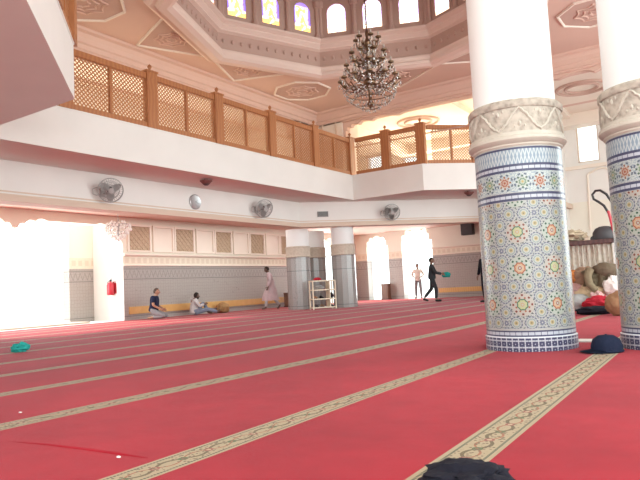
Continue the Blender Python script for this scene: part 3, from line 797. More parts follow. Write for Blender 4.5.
# ------------------------------------------------------------------ chandeliers
def chandelier():
    t = thing('chandelier', 'big multi-tier chandelier with crystals hanging beneath the dome', 'chandelier', (-6.80, 12.48, 4.85))
    b = B(); lathe(b, [(.02, .0), (.07, .05), (.09, .12), (.04, .2), (.05, .5), (.13, .62), (.13, .7), (.05, .8), (.04, 1.1), (.10, 1.18), (.10, 1.25), (.04, 1.35), (.04, 1.6), (.08, 1.68), (.03, 1.8), (.05, 1.9), (.02, 2.02)], 16)
    for z in (.66, 1.2): ball(b, (0, 0, z), .16, (1, 1, .6), 2)
    obj('stem', b, 'brass', t, True)
    b = B()
    tube(b, [(0, 0, 2.0), (0, 0, 9.0)], .012, 6)
    for k in range(60): tube(b, [(.03*math.cos(a*PI/3)*(k % 2), .03*math.cos(a*PI/3)*(1-k % 2), 2.08+k*.1+.05*math.sin(a*PI/3)) for a in range(6)], .008, 4, closed=True)
    obj('chain', b, 'brass', t)
    def armset(n, R_, z0, zc, ph):
        am = dm = None
        for k in range(n):
            a = 2*PI*k/n+ph
            if am is None:
                b = B(); pts = [(.05, 0, z0), (R_*.3, 0, z0-.10), (R_*.6, 0, z0-.13), (R_*.88, 0, z0-.06), (R_, 0, zc)]
                tube(b, pts, [.022, .018, .016, .016, .016], 6); lathe(b, [(.015, 0), (.07, .02), (.075, .05), (.045, .07), (.03, .08)], 10, (R_, 0, zc))
                tube(b, [(R_*.6, 0, z0-.13), (R_*.75, 0, z0+.02), (R_*.66, 0, z0+.08), (R_*.58, 0, z0+.02)], .012, 5)
                o = obj('arm', b, 'brass', t, True); am = o.data
            else: o = bpy.data.objects.new('arm', am); C.objects.link(o); o.parent = t
            o.rotation_euler = (0, 0, a)
            if dm is None:
                b = B(); lathe(b, [(.02, .07), (.02, .12), (.026, .14), (.02, .17), (.004, .195)], 8, (R_, 0, zc)); cm = obj('candle', b, 'candle_white', o, True); dm = cm.data
                b = B()
                pts = []; rad = []
                for q in range(17):
                    f_ = q/16; pts.append((R_*(.2+.8*f_), .03*math.sin(q*1.9), z0-.16-.05*math.sin(PI*3*f_)+(zc-z0+.08)*f_**3)); rad.append(.024 if q % 2 else .006)
                pts += [(R_+.04, 0, zc-.03), (R_+.05, 0, zc-.07), (R_+.05, 0, zc-.11), (R_+.05, 0, zc-.15)]; rad += [.006, .022, .006, .02]
                tube(b, pts, rad, 6)
                ds = obj('drops', b, 'crystal', o); ds_m = ds.data
            else:
                for nm, me in (('candle', dm), ('drops', ds_m)):
                    c_ = bpy.data.objects.new(nm, me); C.objects.link(c_); c_.parent = o
    armset(12, .70, .62, .68, 0); armset(10, .56, .95, 1.04, .2); armset(8, .42, 1.24, 1.36, .1); armset(6, .28, 1.62, 1.74, .3)
    b = B(); random.seed(7)
    for R_, z, n in ((.62, .38, 40), (.58, .28, 36), (.48, .18, 30), (.36, .09, 24), (.22, .02, 16), (.10, -.05, 8)):
        for k in range(n): a = 2*PI*k/n; ball(b, (R_*math.cos(a), R_*math.sin(a), z+random.uniform(-.03, .03)), .021, (1, 1, 1.5), 1)
    cb_ = obj('crystal_basket', b, 'crystal', t); cb_['kind'] = 'stuff'
    b = B()
    for R_, z in ((.62, .41), (.48, .2), (.22, .04)): tube(b, [(R_*math.cos(2*PI*k/28), R_*math.sin(2*PI*k/28), z) for k in range(28)], .012, 5, closed=True)
    obj('hoop', b, 'brass', t)
    return t
ch_ = chandelier(); ch_.scale = (.96, .96, .94)
t = thing('chandelier', 'small white crystal chandelier hanging in the bright left doorway', 'chandelier', (-15.0, 11.7, 2.45))
b = B(); tube(b, [(0, 0, .15), (0, 0, .97)], .012, 6); lathe(b, [(.02, .1), (.06, .2), (.03, .3), (.05, .45), (.02, .6)], 10); obj('stem', b, 'fan_metal', t, True)
b = B(); random.seed(2)
for R_, z, n in ((.34, .42, 22), (.36, .30, 24), (.28, .20, 18), (.2, .1, 14), (.1, .02, 8), (.2, .5, 12)):
    for k in range(n): a = 2*PI*k/n+z; ball(b, (R_*math.cos(a), R_*math.sin(a), z+random.uniform(-.03, .03)), .036, (1, 1, 1.4), 1)
cb_ = obj('crystal_drops', b, 'crystal_white', t); cb_['kind'] = 'stuff'
b = B()
for R_, z in ((.34, .44), (.28, .22)): tube(b, [(R_*math.cos(2*PI*k/20), R_*math.sin(2*PI*k/20), z) for k in range(20)], .01, 5, closed=True)
for k in range(8):
    a = PI/4*k; tube(b, [(.02*math.cos(a), .02*math.sin(a), .5), (.34*math.cos(a), .34*math.sin(a), .44)], .01, 5)
obj('hoop', b, 'fan_metal', t)

# ------------------------------------------------------------------ wall fans
def wall_fan():
    t = thing('wall_fan', '', 'fan', (0, 0, 0), 0, 'round wall fans on the white gallery beam')
    b = B(); box(b, 0, .03, -.07, .07, -.14, .08); tube(b, [(.02, 0, -.05), (.16, 0, -.08), (.22, 0, -.02), (.24, 0, .0)], .022, 8)
    tube(b, [(.02, -.05, .02), (.06, -.22, .07), (.05, -.33, .02), (.04, -.31, -.10), (.03, -.2, -.12), (.02, -.06, -.08)], .010, 6); obj('bracket', b, 'fan_metal', t, True)
    Mh = Matrix.Translation((.30, 0, 0)) @ Matrix.Rotation(math.radians(-28), 4, 'Z') @ Matrix.Rotation(math.radians(20), 4, 'Y')
    Mx = Mh @ Matrix.Rotation(PI/2, 4, 'Y')
    b = B(); lathe(b, [(.03, -.12), (.075, -.10), (.085, -.02), (.06, .03), (.02, .05)], 16, M_=Mx); mo = obj('motor', b, 'dark_metal', t, True)
    b = B()
    for R_, z in ((.30, .07), (.20, .115), (.10, .13), (.30, .03), (.22, -.02), (.12, -.04)):
        tube(b, [Mx @ Vector((R_*math.cos(2*PI*k/28), R_*math.sin(2*PI*k/28), z)) for k in range(28)], .006 if R_ < .29 else .011, 5, closed=True)
    for k in range(30):
        a = 2*PI*k/30; ca, sa = math.cos(a), math.sin(a)
        tube(b, [Mx @ Vector((r*ca, r*sa, z)) for r, z in ((.03, .13), (.2, .115), (.30, .07), (.30, .03), (.22, -.02), (.08, -.045))], .0035, 4)
    lathe(b, [(.07, .132), (.07, .142), (.01, .146)], 16, M_=Mx); obj('guard', b, 'fan_metal', t)
    for k in range(3):
        b = B(); rows = []
        for j in range(6):
            r = .04+.235*j/5; w = .05+.12*math.sin(PI*min(1, j/5*.85+.1))
            row = []
            for q in range(5):
                u_ = q/4-.5; a = 2*PI*k/3+u_*w/r*1.2*min(1, r/.12); row.append(b.verts.new(Mx @ Vector((r*math.cos(a), r*math.sin(a), .045+u_*.05))))
            rows.append(row)
        for j in range(5):
            for q in range(4): b.faces.new((rows[j][q], rows[j][q+1], rows[j+1][q+1], rows[j+1][q]))
        bmesh.ops.solidify(b, geom=list(b.faces), thickness=.006)
        obj('blade', b, 'fan_blade', t, True)
    return t
f1 = wall_fan(); f1.location = (-13.0, 9.70, 3.42); f1['label'] = 'round grey wall fan on the white beam, left of the wall clock'
dup(f1, (-13.0, 15.60, 3.43), math.radians(8), 'round grey wall fan on the white beam, right of the wall clock')
dup(f1, (-10.69, 20.36, 3.40), math.radians(-45+20), 'round grey wall fan on the far beam, right of the vent grille')
# clock
t = thing('wall_clock', 'round white wall clock on the beam between two fans', 'clock', (-13.0, 12.85, 3.43))
Mx = Matrix.Rotation(PI/2, 4, 'Y')
b = B(); lathe(b, [(.22, 0), (.22, .04), (.20, .055), (.185, .05)], 36, M_=Mx); obj('rim', b, 'clock_rim', t, True)
b = B(); lathe(b, [(.19, .02), (.19, .042), (.001, .042)], 36, M_=Mx); obj('dial', b, 'clock_white', t)
b = B()
for k in range(12): a = PI/6*k; box(b, .043, .046, -.006, .006, .145, .175, Matrix.Rotation(a, 4, 'X'))
obj('hour_marks', b, 'dark_grey', t)
for a, L in ((-.9, .10), (-2.0, .15)):
    b = B(); box(b, .047, .05, -.007, .007, -.02, L, Matrix.Rotation(a, 4, 'X')); obj('hand', b, 'dark_grey', t)
# vent grille on the far beam
t = thing('vent_grille', 'small grey rectangular vent grille on the beam above the shoe rack', 'vent', (-12.40, 18.65, 3.415), math.radians(-45))
b = B(); box(b, 0, .02, -.20, .20, -.10, .10); box(b, .02, .035, -.20, .20, .085, .10); box(b, .02, .035, -.20, .20, -.10, -.085); box(b, .02, .035, -.2, -.185, -.1, .1); box(b, .02, .035, .185, .2, -.1, .1); obj('frame', b, 'vent_grey', t)
b = B()
for k in range(6): box(b, .02, .032, -.185, .185, -.072+k*.028, -.060+k*.028)
obj('slats', b, 'dark_metal', t)
def soffit_lamp(loc, label):
    t = thing('ceiling_lamp', label, 'lamp', loc, 0, 'small dark lamps under the gallery')
    b = B(); lathe(b, [(.06, 0), (.06, -.03), (.17, -.04), (.17, -.06), (.10, -.13), (.03, -.16), (.001, -.165)], 20); obj('housing', b, 'lamp_brown', t, True)
    b = B(); lathe(b, [(.10, -.135), (.05, -.175), (.001, -.18)], 16); obj('lens', b, 'dark_grey', t, True)
soffit_lamp((-11.83, 12.15, 3.858), 'small dark lamp under the gallery edge, right of the clock')
soffit_lamp((-7.62, 20.73, 3.858), 'small dark lamp under the gallery edge, beside the large mosaic column')
# loudspeaker
t = thing('loudspeaker', 'black box loudspeaker mounted high on the far wall', 'loudspeaker', (-10.49, 28.18, 3.16))
b = B(); box(b, -.29, .29, -.3, -.02, -.27, .27); bevel(b, .02); obj('cabinet', b, 'black_plastic', t)
b = B(); box(b, -.26, .26, -.315, -.29, -.24, .24); bevel(b, .008, 1); obj('grille', b, 'dark_grey', t)
b = B(); box(b, -.05, .05, -.03, .02, -.1, .1); obj('bracket', b, 'dark_metal', t)
# extinguisher cabinet on the door reveal
t = thing('fire_extinguisher', 'red fire extinguisher hanging on the bright pier in the left doorway', 'extinguisher', (-17.31, 13.262, .86))
b = B(); lathe(b, [(.10, 0), (.12, .03), (.12, .33), (.09, .40), (.03, .43), (.03, .46)], 20, (0, -.12, 0)); obj('cylinder', b, 'red_paint', t, True)
b = B(); box(b, -.025, .025, -.15, -.09, .45, .50); tube(b, [(0, -.12, .5), (.10, -.14, .54)], .012, 6); tube(b, [(0, -.12, .48), (.10, -.14, .47)], .012, 6); obj('valve', b, 'black_plastic', t, True)
b = B(); tube(b, [(-.02, -.12, .46), (-.12, -.13, .44), (-.15, -.14, .3), (-.14, -.14, .08)], .012, 6); obj('hose', b, 'black_plastic', t, True)
b = B(); box(b, -.14, .14, -.01, .0, .05, .40); box(b, -.03, .03, -.02, 0, .3, .44); obj('bracket', b, 'red_paint', t)

# ------------------------------------------------------------------ shoe rack and its contents
rk = thing('shoe_rack', 'cream open shoe rack with shelves standing between the tiled columns', 'rack', (-12.42, 18.42, 0), math.radians(56.5))
W2, D2, H2 = .43, .16, 1.02
for sx in (-1, 1):
    for s2 in (-1, 1):
        b = B(); box(b, sx*W2-.02, sx*W2+.02, s2*D2-.02, s2*D2+.02, 0, H2); obj('post', b, 'rack_cream', rk)
for z in (.06, .36, .68, 1.0):
    b = B(); box(b, -W2, W2, -D2-.01, D2+.01, z-.02, z+.02); obj('shelf', b, 'rack_cream', rk)
b = B(); box(b, .20, .235, -D2-.01, D2+.01, .08, 1.0); obj('divider', b, 'rack_cream', rk)
def lump(name, mat, loc, size, seed, label, cat, group=None, amp=.35, rot=0.0, sub=4, freq=2.2):
    """a crumpled cloth or soft bag resting on its base"""
    b = B(); ball(b, (0, 0, 0), 1.0, (1, 1, 1), sub)
    for v in b.verts:
        n_ = v.co.normalized(); k = 1+amp*mnoise.noise(n_*freq+Vector((seed*3.1, seed*1.7, seed)))+amp*.45*mnoise.noise(n_*freq*2.7+Vector((seed, 9, 3)))+amp*.2*mnoise.noise(n_*freq*6+Vector((seed, 2, 7)))
        z = n_.z*k
        v.co = Vector((n_.x*k*size[0], n_.y*k*size[1], max(0.0, (z*.5+.42))*size[2]))
    o = obj(name, b, mat, None, True); o.location = loc; o.rotation_euler = (0, 0, rot)
    if label: tag(o, label, cat, group)
    return o
def rk_at(x, y, z): p = Matrix.Rotation(math.radians(56.5), 3, 'Z') @ Vector((x, y, 0)); return (-12.42+p.x, 18.42+p.y, z)
lump('red_cloth', 'red_cloth', rk_at(-.18, 0, 1.022), (.14, .10, .12), 5, 'small red cloth lying on top of the shoe rack', 'cloth')
lump('cloth_bundle', 'grey_cloth', rk_at(-.12, -.02, .702), (.18, .11, .16), 6, 'grey cloth bundle on the top shelf of the shoe rack', 'cloth')
def shoe(loc, rot, mat, label):
    t = thing('shoe', label, 'shoe', loc, rot, 'shoes on the rack')
    b = B(); n = 10
    rows = []
    for i in range(n):
        x = -.13+.26*i/(n-1); w = .035+.012*math.sin(PI*i/(n-1)); h = (.085 if i < 4 else .085-.05*((i-3)/6))
        rows.append([b.verts.new((x, w*math.cos(a), max(.012, .012+h*math.sin(a)))) for a in [PI*k/6 for k in range(7)]])
    for i in range(n-1):
        for k in range(6): b.faces.new((rows[i][k], rows[i][k+1], rows[i+1][k+1], rows[i+1][k]))
    for r_ in (rows[0], rows[-1][::-1]): b.faces.new(r_)
    obj('upper', b, mat, t, True)
    b = B(); lathe(b, [(.05, 0), (.05, .015)], 16, sx=2.6, sy_=.95); obj('sole', b, 'dark_grey', t)
for (x, z, mt, lb) in ((-.27, .38, 'tan_leather', 'tan shoe on the middle shelf of the rack, left end'), (-.05, .38, 'black_cloth', 'black shoe on the middle shelf of the rack, beside the tan one'), (-.25, .08, 'dark_grey', 'dark grey shoe on the lowest rack shelf, left end'), (-.03, .08, 'brown_cloth', 'brown shoe on the lowest shelf of the rack'), (.33, .08, 'black_cloth', 'black shoe in the right compartment of the lowest rack shelf')):
    shoe(rk_at(x, 0, z), math.radians(56.5-90), mt, lb)
lump('bag', 'black_cloth', rk_at(.31, -.02, .38), (.08, .09, .2), 8, 'small black bag in the right compartment of the shoe rack', 'bag')

# ------------------------------------------------------------------ wooden boxes by the doorways
def crate(loc, rot, w, d, h, label):
    t = thing('wooden_box', label, 'box', loc, rot)
    b = B(); box(b, -w/2, w/2, -d/2, d/2, .03, h-.03); obj('body', b, 'box_wood', t)
    b = B(); box(b, -w/2-.02, w/2+.02, -d/2-.02, d/2+.02, h-.03, h); bevel(b, .006, 1); obj('lid', b, 'box_wood', t)
    b = B(); box(b, -w/2-.02, w/2+.02, -d/2-.02, d/2+.02, 0, .05); obj('base', b, 'dark_wood', t)
    b = B(); box(b, -w/2+.06, w/2-.06, -d/2-.012, -d/2, .1, h-.1); obj('front_panel', b, 'box_wood', t)
crate((-14.98, 27.98, 0), 0, .36, .32, .80, 'dark wooden box standing in the bright far-left doorway')
crate((-16.35, 21.75, 0), PI/2, .45, .4, .62, 'dark brown box by the left wall beside the tiled column')
lump('wicker_bag', 'wicker', (-16.35, 17.45, .002), (.26, .22, .42), 11, 'brown wicker bag on the floor beside the sitting man', 'bag', amp=.18)

# ------------------------------------------------------------------ storage shelf with things between the big columns
sh = thing('storage_table', 'tall dark-topped storage table seen between the two large columns', 'table', (-2.99, 15.2, 0))
b = B(); box(b, -.75, .80, -.35, .35, 1.42, 1.52); bevel(b, .01, 1); obj('table_top', b, 'dark_wood', sh)
for sx, s2 in ((-.7, -.3), (.73, -.3), (-.7, .3), (.73, .3)):
    b = B(); box(b, sx-.035, sx+.035, s2-.035, s2+.035, 0, 1.42); obj('leg', b, 'marble_strip', sh)
b = B(); n = 60; ra = []; rb_ = []
for i in range(n+1):
    x = -.66+1.34*i/n; y = -.26+.03*math.sin(i*1.3)+.015*math.sin(i*2.9); ra.append(b.verts.new((x, y, 1.42))); rb_.append(b.verts.new((x, y+.02*math.sin(i), .35)))
for i in range(n): b.faces.new((ra[i], ra[i+1], rb_[i+1], rb_[i]))
bmesh.ops.solidify(b, geom=list(b.faces), thickness=.01)
cu = obj('lace_curtain', b, 'curtain_lace', sh, True)
# things on the table
lump('cloth_heap', 'khaki_heap', (-3.25, 15.15, 1.521), (.36, .26, .30), 3, 'crumpled beige cloth heap on the dark storage table', 'cloth', amp=.5, freq=3)
vc = thing('vacuum_cleaner', 'dark vacuum cleaner with red tube and black hose on the storage table', 'vacuum cleaner', (-2.47, 15.1, 1.521))
b = B(); lathe(b, [(.24, 0), (.26, .05), (.25, .16), (.19, .25), (.10, .29), (.01, .30)], 24, sx=1.0, sy_=.8); obj('body', b, 'dark_grey', vc, True)
b = B(); lathe(b, [(.07, 0), (.07, .04)], 16, (-.22, -.08, .02), Matrix.Rotation(PI/2, 4, 'X')); lathe(b, [(.07, 0), (.07, .04)], 16, (.22, -.08, .02), Matrix.Rotation(PI/2, 4, 'X')); obj('wheels', b, 'black_plastic', vc, True)
b = B(); tube(b, [(.21, -.1, .12), (.16, -.1, .45), (.13, -.1, .62)], .034, 10); obj('tube', b, 'red_paint', vc, True)
b = B(); tube(b, [(.13, -.1, .58), (.05, -.1, .75), (-.06, -.1, .85), (-.15, -.1, .92), (-.17, -.1, 1.02), (-.10, -.1, 1.10), (0, -.1, 1.10), (.12, -.1, 1.0), (.22, -.1, .8), (.25, -.1, .3), (.2, -.05, .15)], .028, 8); obj('hose', b, 'black_plastic', vc, True)
# heap of bags and clothes in front of the table
def soft(*a, **k): return lump(*a, **k)
soft('grey_sack', 'grey_cloth', (-2.95, 14.15, .014), (.30, .20, .36), 21, 'flat grey sack on the carpet below the beige bag', 'sack', amp=.15)
soft('pink_bundle', 'pink_cloth', (-3.02, 14.45, .30), (.24, .18, .30), 22, 'pink and white cloth bundle lying left of the beige bag', 'cloth', amp=.4)
soft('brown_bag', 'brown_cloth', (-2.85, 14.55, .45), (.28, .20, .52), 23, 'brown soft bag in the middle of the clothes heap', 'bag', amp=.2)
soft('orange_cloth', 'orange_cloth', (-3.12, 14.5, .55), (.15, .12, .34), 24, 'orange cloth at the left end of the clothes heap', 'cloth', amp=.25)
soft('beige_bag', 'beige_cloth', (-2.72, 14.35, .22), (.30, .16, .36), 25, 'beige bag low in the clothes heap under the olive jacket', 'bag', amp=.3)
def jacket():
    t = thing('olive_jacket', 'olive jacket draped over the clothes heap below the table', 'jacket', (-2.55, 14.42, .42))
    b = B(); rows = []
    for i in range(13):
        a = i/12; row = []
        for j in range(13):
            c_ = j/12; x = -.30+.55*a; ang_ = PI*(c_*1.1-.05); r = .20+.03*math.sin(i*1.7+j)
            row.append(b.verts.new((x+.05*math.sin(j*.9), -r*math.cos(ang_), .10+.42*math.sin(ang_)**.7*(1-.45*abs(a-.6)) if 0 < ang_ < PI else .08)))
        rows.append(row)
    for i in range(12):
        for j in range(12): b.faces.new((rows[i][j], rows[i][j+1], rows[i+1][j+1], rows[i+1][j]))
    bmesh.ops.solidify(b, geom=list(b.faces), thickness=.03); obj('body', b, 'olive_cloth', t, True)
    b = B(); tube(b, [(-.12, -.22, .45), (-.17, -.27, .30), (-.14, -.28, .12), (-.02, -.27, -.02)], [.09, .085, .08, .06], 12); obj('sleeve', b, 'olive_cloth', t, True)
jacket()
def hat(name, mat, loc, rot, r, h, label, cat):
    t = thing(name, label, cat, loc, rot)
    b = B(); lathe(b, [(r, 0), (r*1.0, h*.35), (r*.86, h*.72), (r*.5, h*.95), (.002, h)], 24, sx=1.08); obj('crown', b, mat, t, True)
    b = B(); rows = []
    for i in range(7):
        k = i/6; row = []
        for j in range(13):
            a = PI+(j/12-.5)*2.2; rr = r*(.98+.75*k*(math.cos((j/12-.5)*2.6)**.5 if abs((j/12-.5)*2.6) < PI/2 else 0)); row.append(b.verts.new((rr*1.08*math.cos(a), rr*math.sin(a), h*.10-.02*k+.015*abs(math.cos(a+PI)))))
        rows.append(row)
    for i in range(6):
        for j in range(12): b.faces.new((rows[i][j], rows[i][j+1], rows[i+1][j+1], rows[i+1][j]))
    bmesh.ops.solidify(b, geom=list(b.faces), thickness=.008); obj('visor', b, mat, t, True)
    b = B(); ball(b, (0, 0, h), .012, (1, 1, .6), 1); tube(b, [(r*1.10*math.cos(2*PI*k/24), r*1.02*math.sin(2*PI*k/24), .012) for k in range(24)], .008, 5, closed=True); obj('button_and_band', b, mat, t, True)
    return t
soft('dark_olive_bag', 'dark_olive', (-2.40, 14.42, .66), (.28, .22, .36), 27, 'dark olive rounded bag on the right top of the clothes heap', 'bag', amp=.1)
soft('white_cloth', 'white_cloth', (-2.27, 14.3, .28), (.20, .16, .46), 28, 'white cloth at the right side of the clothes heap', 'cloth', amp=.35)
soft('red_garment', 'red_cloth', (-2.45, 13.9, .014), (.32, .20, .30), 29, 'red garment on the carpet in front of the clothes heap', 'cloth', amp=.4)
soft('striped_cloth', 'pink_cloth', (-2.55, 14.0, .20), (.12, .10, .20), 30, 'small pale pink cloth lying on the red garment', 'cloth', amp=.5)
soft('leather_bag', 'tan_leather', (-1.85, 12.1, .002), (.22, .18, .46), 31, 'tan leather bag standing against the right-hand column', 'bag', amp=.2)
soft('folded_cloth', 'black_cloth', (-2.33, 12.55, .002), (.36, .20, .17), 32, 'dark folded cloth lying on the carpet between the columns', 'cloth', amp=.2, rot=.5)
hat('navy_hat', 'navy_cloth', (-1.13, 6.50, .004), math.radians(35), .135, .165, 'navy cap lying on the carpet between the two large columns', 'hat')
lump('navy_jacket', 'black_cloth', (-.87, 2.15, .002), (.15, .13, .11), 41, 'dark navy crumpled jacket in the foreground at the bottom edge', 'jacket', amp=.35, rot=.3)
lump('teal_bag', 'teal_cloth', (-9.27, 5.36, .002), (.12, .12, .15), 43, 'crumpled teal bag on the carpet at the far left', 'bag', amp=.35)
for i, (x, y, lb) in enumerate(((-4.16, 2.4, 'tiny white paper scrap on the carpet, left edge of the photo'), (-2.5, 1.92, 'tiny white paper scrap beside the carpet fold in the foreground'))):
    lump('paper_scrap', 'paper', (x, y, .001), (.014, .010, .008), 50+i, lb, 'paper', amp=.5, sub=2)
# ------------------------------------------------------------------ people
def skin(nodes, edges, root, sub=2):
    names = list(nodes); idx = {n: i for i, n in enumerate(names)}
    me = bpy.data.meshes.new('tmp'); me.from_pydata([nodes[n][0] for n in names], [(idx[a], idx[b_]) for a, b_ in edges], [])
    o = bpy.data.objects.new('tmp', me); C.objects.link(o)
    md = o.modifiers.new('s', 'SKIN'); md.use_smooth_shade = True
    for i, n in enumerate(names):
        r = nodes[n][1]; sv = me.skin_vertices[0].data[i]; sv.radius = (r, r) if not isinstance(r, tuple) else r; sv.use_root = (n == root)
    ss = o.modifiers.new('d', 'SUBSURF'); ss.levels = sub; ss.render_levels = sub
    dg = bpy.context.evaluated_depsgraph_get(); ev = o.evaluated_get(dg); m2 = bpy.data.meshes.new_from_object(ev)
    b = B(); b.from_mesh(m2); bpy.data.objects.remove(o); bpy.data.meshes.remove(me); bpy.data.meshes.remove(m2)
    return b
def merge(bm, other, mi=0):
    tmp = bpy.data.meshes.new('tmp'); other.to_mesh(tmp); other.free(); n = len(bm.faces); bm.from_mesh(tmp); bpy.data.meshes.remove(tmp)
    bm.faces.ensure_lookup_table()
    for f in bm.faces[n:]: f.material_index = mi
def face_frame(d):
    d = Vector(d).normalized(); s_ = d.cross(Vector((0, 0, 1))).normalized(); u_ = s_.cross(d)
    return Matrix((s_, d, u_)).transposed().to_4x4()      # columns: right, forward, up
STAND = dict(pelvis=(0, 0, .94), waist=(0, 0, 1.08), chest=(0, 0, 1.27), neck=(0, 0, 1.45), nape=(0, .01, 1.51), head=(0, .02, 1.60),
             shL=(-.18, 0, 1.40), shR=(.18, 0, 1.40), elL=(-.23, -.03, 1.12), elR=(.23, -.03, 1.12), wrL=(-.23, .06, .88), wrR=(.23, .06, .88),
             hiL=(-.09, 0, .88), hiR=(.09, 0, .88), knL=(-.10, .02, .49), knR=(.10, .02, .49), anL=(-.10, -.02, .08), anR=(.10, -.02, .08), toL=(-.11, .15, .03), toR=(.11, .15, .03))
def person(label, loc, rot, pose, skinm, hairm, look=(0, 1, 0), shirt=None, trousers=None, thobe=None, shoes='shoe_black', sleeves='long', beard=False, name='person'):
    J = {k: Vector(v) for k, v in dict(STAND, **pose).items()}
    t = thing(name, label, 'person', loc, rot)
    E_ = [('pelvis', 'waist'), ('waist', 'chest'), ('chest', 'neck'), ('neck', 'nape'), ('pelvis', 'hiL'), ('pelvis', 'hiR')]
    for s_ in 'LR': E_ += [('chest', 'sh'+s_), ('sh'+s_, 'el'+s_), ('el'+s_, 'wr'+s_), ('hi'+s_, 'kn'+s_), ('kn'+s_, 'an'+s_), ('an'+s_, 'to'+s_)]
    RAD = dict(pelvis=.115, waist=.11, chest=.13, neck=.06, nape=.052, sh=.06, el=.042, wr=.028, hi=.085, kn=.058, an=.04, to=.032)
    rad = lambda n: RAD[n] if n in RAD else RAD[n[:2]]
    names = [n for n in J if n != 'head']
    bm = skin({n: (J[n], rad(n)) for n in names}, E_, 'pelvis')
    # head with face, joined into the same mesh
    Fm = Matrix.Translation(J['head']) @ face_frame(look)
    hb = B(); ball(hb, (0, 0, 0), 1.0, (.074, .094, .115), 3)
    for v in hb.verts:
        if v.co.z < 0: v.co.x *= 1+v.co.z*2.6; v.co.y *= 1+v.co.z*1.2
        if v.co.y > .05 and -.02 < v.co.z < .03: v.co.y -= .006
    tube(hb, [(0, .085, .02), (0, .104, -.012), (0, .112, -.028), (0, .09, -.036)], [.008, .012, .015, .010], 6)
    for sx in (-1, 1): ball(hb, (sx*.074, -.005, -.005), .026, (.35, .7, 1.1), 2)
    tube(hb, [(0, -.01, -.06), (0, -.02, -.13)], [.05, .055], 10)
    hb.transform(Fm); merge(bm, hb, 0)
    fb = B()
    for sx in (-1, 1): ball(fb, (sx*.030, .080, .012), .012, (1.1, .6, .7), 2)
    fb.transform(Fm); merge(bm, fb, 1)
    fb = B()
    for sx in (-1, 1): ball(fb, (sx*.030, .0865, .012), .0055, (1, .5, 1), 1); tube(fb, [(sx*.014, .092, .033), (sx*.032, .09, .037), (sx*.048, .078, .031)], .0045, 5)
    fb.transform(Fm); merge(bm, fb, 2)
    fb = B(); tube(fb, [(-.026, .082, -.060), (-.008, .091, -.057), (.008, .091, -.057), (.026, .082, -.060)], [.003, .006, .006, .003], 6); fb.transform(Fm); merge(bm, fb, 3)
    # hands with five fingers
    for s_, sg in (('L', -1), ('R', 1)):
        d = (J['wr'+s_]-J['el'+s_]).normalized(); side = Vector((sg*-.3, 1, 0)); side = (side-d*side.dot(d)).normalized(); up_ = d.cross(side)
        w = J['wr'+s_]; hb = B()
        tube(hb, [w, w+d*.04, w+d*.085], [.027, .033, .030], 8)
        for v in hb.verts:
            q = v.co-w; v.co -= up_*(q.dot(up_)*.45)
        for k in range(4):
            o_ = side*(.024-.016*k); L_ = (.072, .080, .075, .058)[k]; curl = up_*(sg*-.018)
            tube(hb, [w+d*.075+o_, w+d*(.08+L_*.45)+o_*1.1, w+d*(.08+L_*.8)+o_*1.1+curl*.6, w+d*(.08+L_)+o_*1.1+curl*1.3], [.0095, .009, .008, .006], 6)
        tube(hb, [w+d*.025+side*.024, w+d*.05+side*.045, w+d*.085+side*.052], [.012, .011, .008], 6)
        merge(bm, hb, 0)
    body = obj('body', bm, None, t, True, [skinm, 'eye_white', 'eye_dark', 'lip'])
    # hair cap
    b = B(); ball(b, (0, -.006, .012), 1.0, (.081, .102, .118), 3)
    dl = [v for v in b.verts if (v.co.z < .045 and v.co.y > .03) or v.co.z < -.05 or (v.co.y > .0 and v.co.z < .02) or (v.co.y > .075 and v.co.z < .075)]
    bmesh.ops.delete(b, geom=dl, context='VERTS'); bmesh.ops.solidify(b, geom=list(b.faces), thickness=.008); b.transform(Fm); obj('hair', b, hairm, t, True)
    if beard:
        b = B(); ball(b, (0, .015, -.055), 1.0, (.066, .080, .062), 3)
        dl = [v for v in b.verts if v.co.z > -.042 and v.co.y > .0 or v.co.y < -.01]
        bmesh.ops.delete(b, geom=dl, context='VERTS'); bmesh.ops.solidify(b, geom=list(b.faces), thickness=.008); b.transform(Fm); obj('beard', b, hairm, t, True)
    def mixj(a, b_, k): return J[a].lerp(J[b_], k)
    if shirt:
        nd = dict(hem=(J['pelvis']+(J['pelvis']-J['waist'])*.6, .16), pelvis=(J['pelvis'], .175), waist=(J['waist'], .155), chest=(J['chest'], .155), neck=(J['neck']-Vector((0, 0, .02)), .075)); ed = [('hem', 'pelvis'), ('pelvis', 'waist'), ('waist', 'chest'), ('chest', 'neck')]
        for s_ in 'LR':
            nd['sh'+s_] = (J['sh'+s_], .082); k = .75 if sleeves == 'short' else 1.0
            nd['el'+s_] = (mixj('sh'+s_, 'el'+s_, k), .062); ed += [('chest', 'sh'+s_), ('sh'+s_, 'el'+s_)]
            if sleeves == 'long': nd['wr'+s_] = (mixj('el'+s_, 'wr'+s_, .95), .045); ed.append(('el'+s_, 'wr'+s_))
        obj('shirt', skin(nd, ed, 'chest'), shirt, t, True)
    if trousers:
        nd = dict(waist=(mixj('pelvis', 'waist', .8), .135), pelvis=(J['pelvis'], .145)); ed = [('waist', 'pelvis')]
        for s_ in 'LR':
            nd['hi'+s_] = (J['hi'+s_], .105); nd['kn'+s_] = (J['kn'+s_], .078); nd['an'+s_] = (mixj('kn'+s_, 'an'+s_, .93), .06); ed += [('pelvis', 'hi'+s_), ('hi'+s_, 'kn'+s_), ('kn'+s_, 'an'+s_)]
        obj('trousers', skin(nd, ed, 'pelvis'), trousers, t, True)
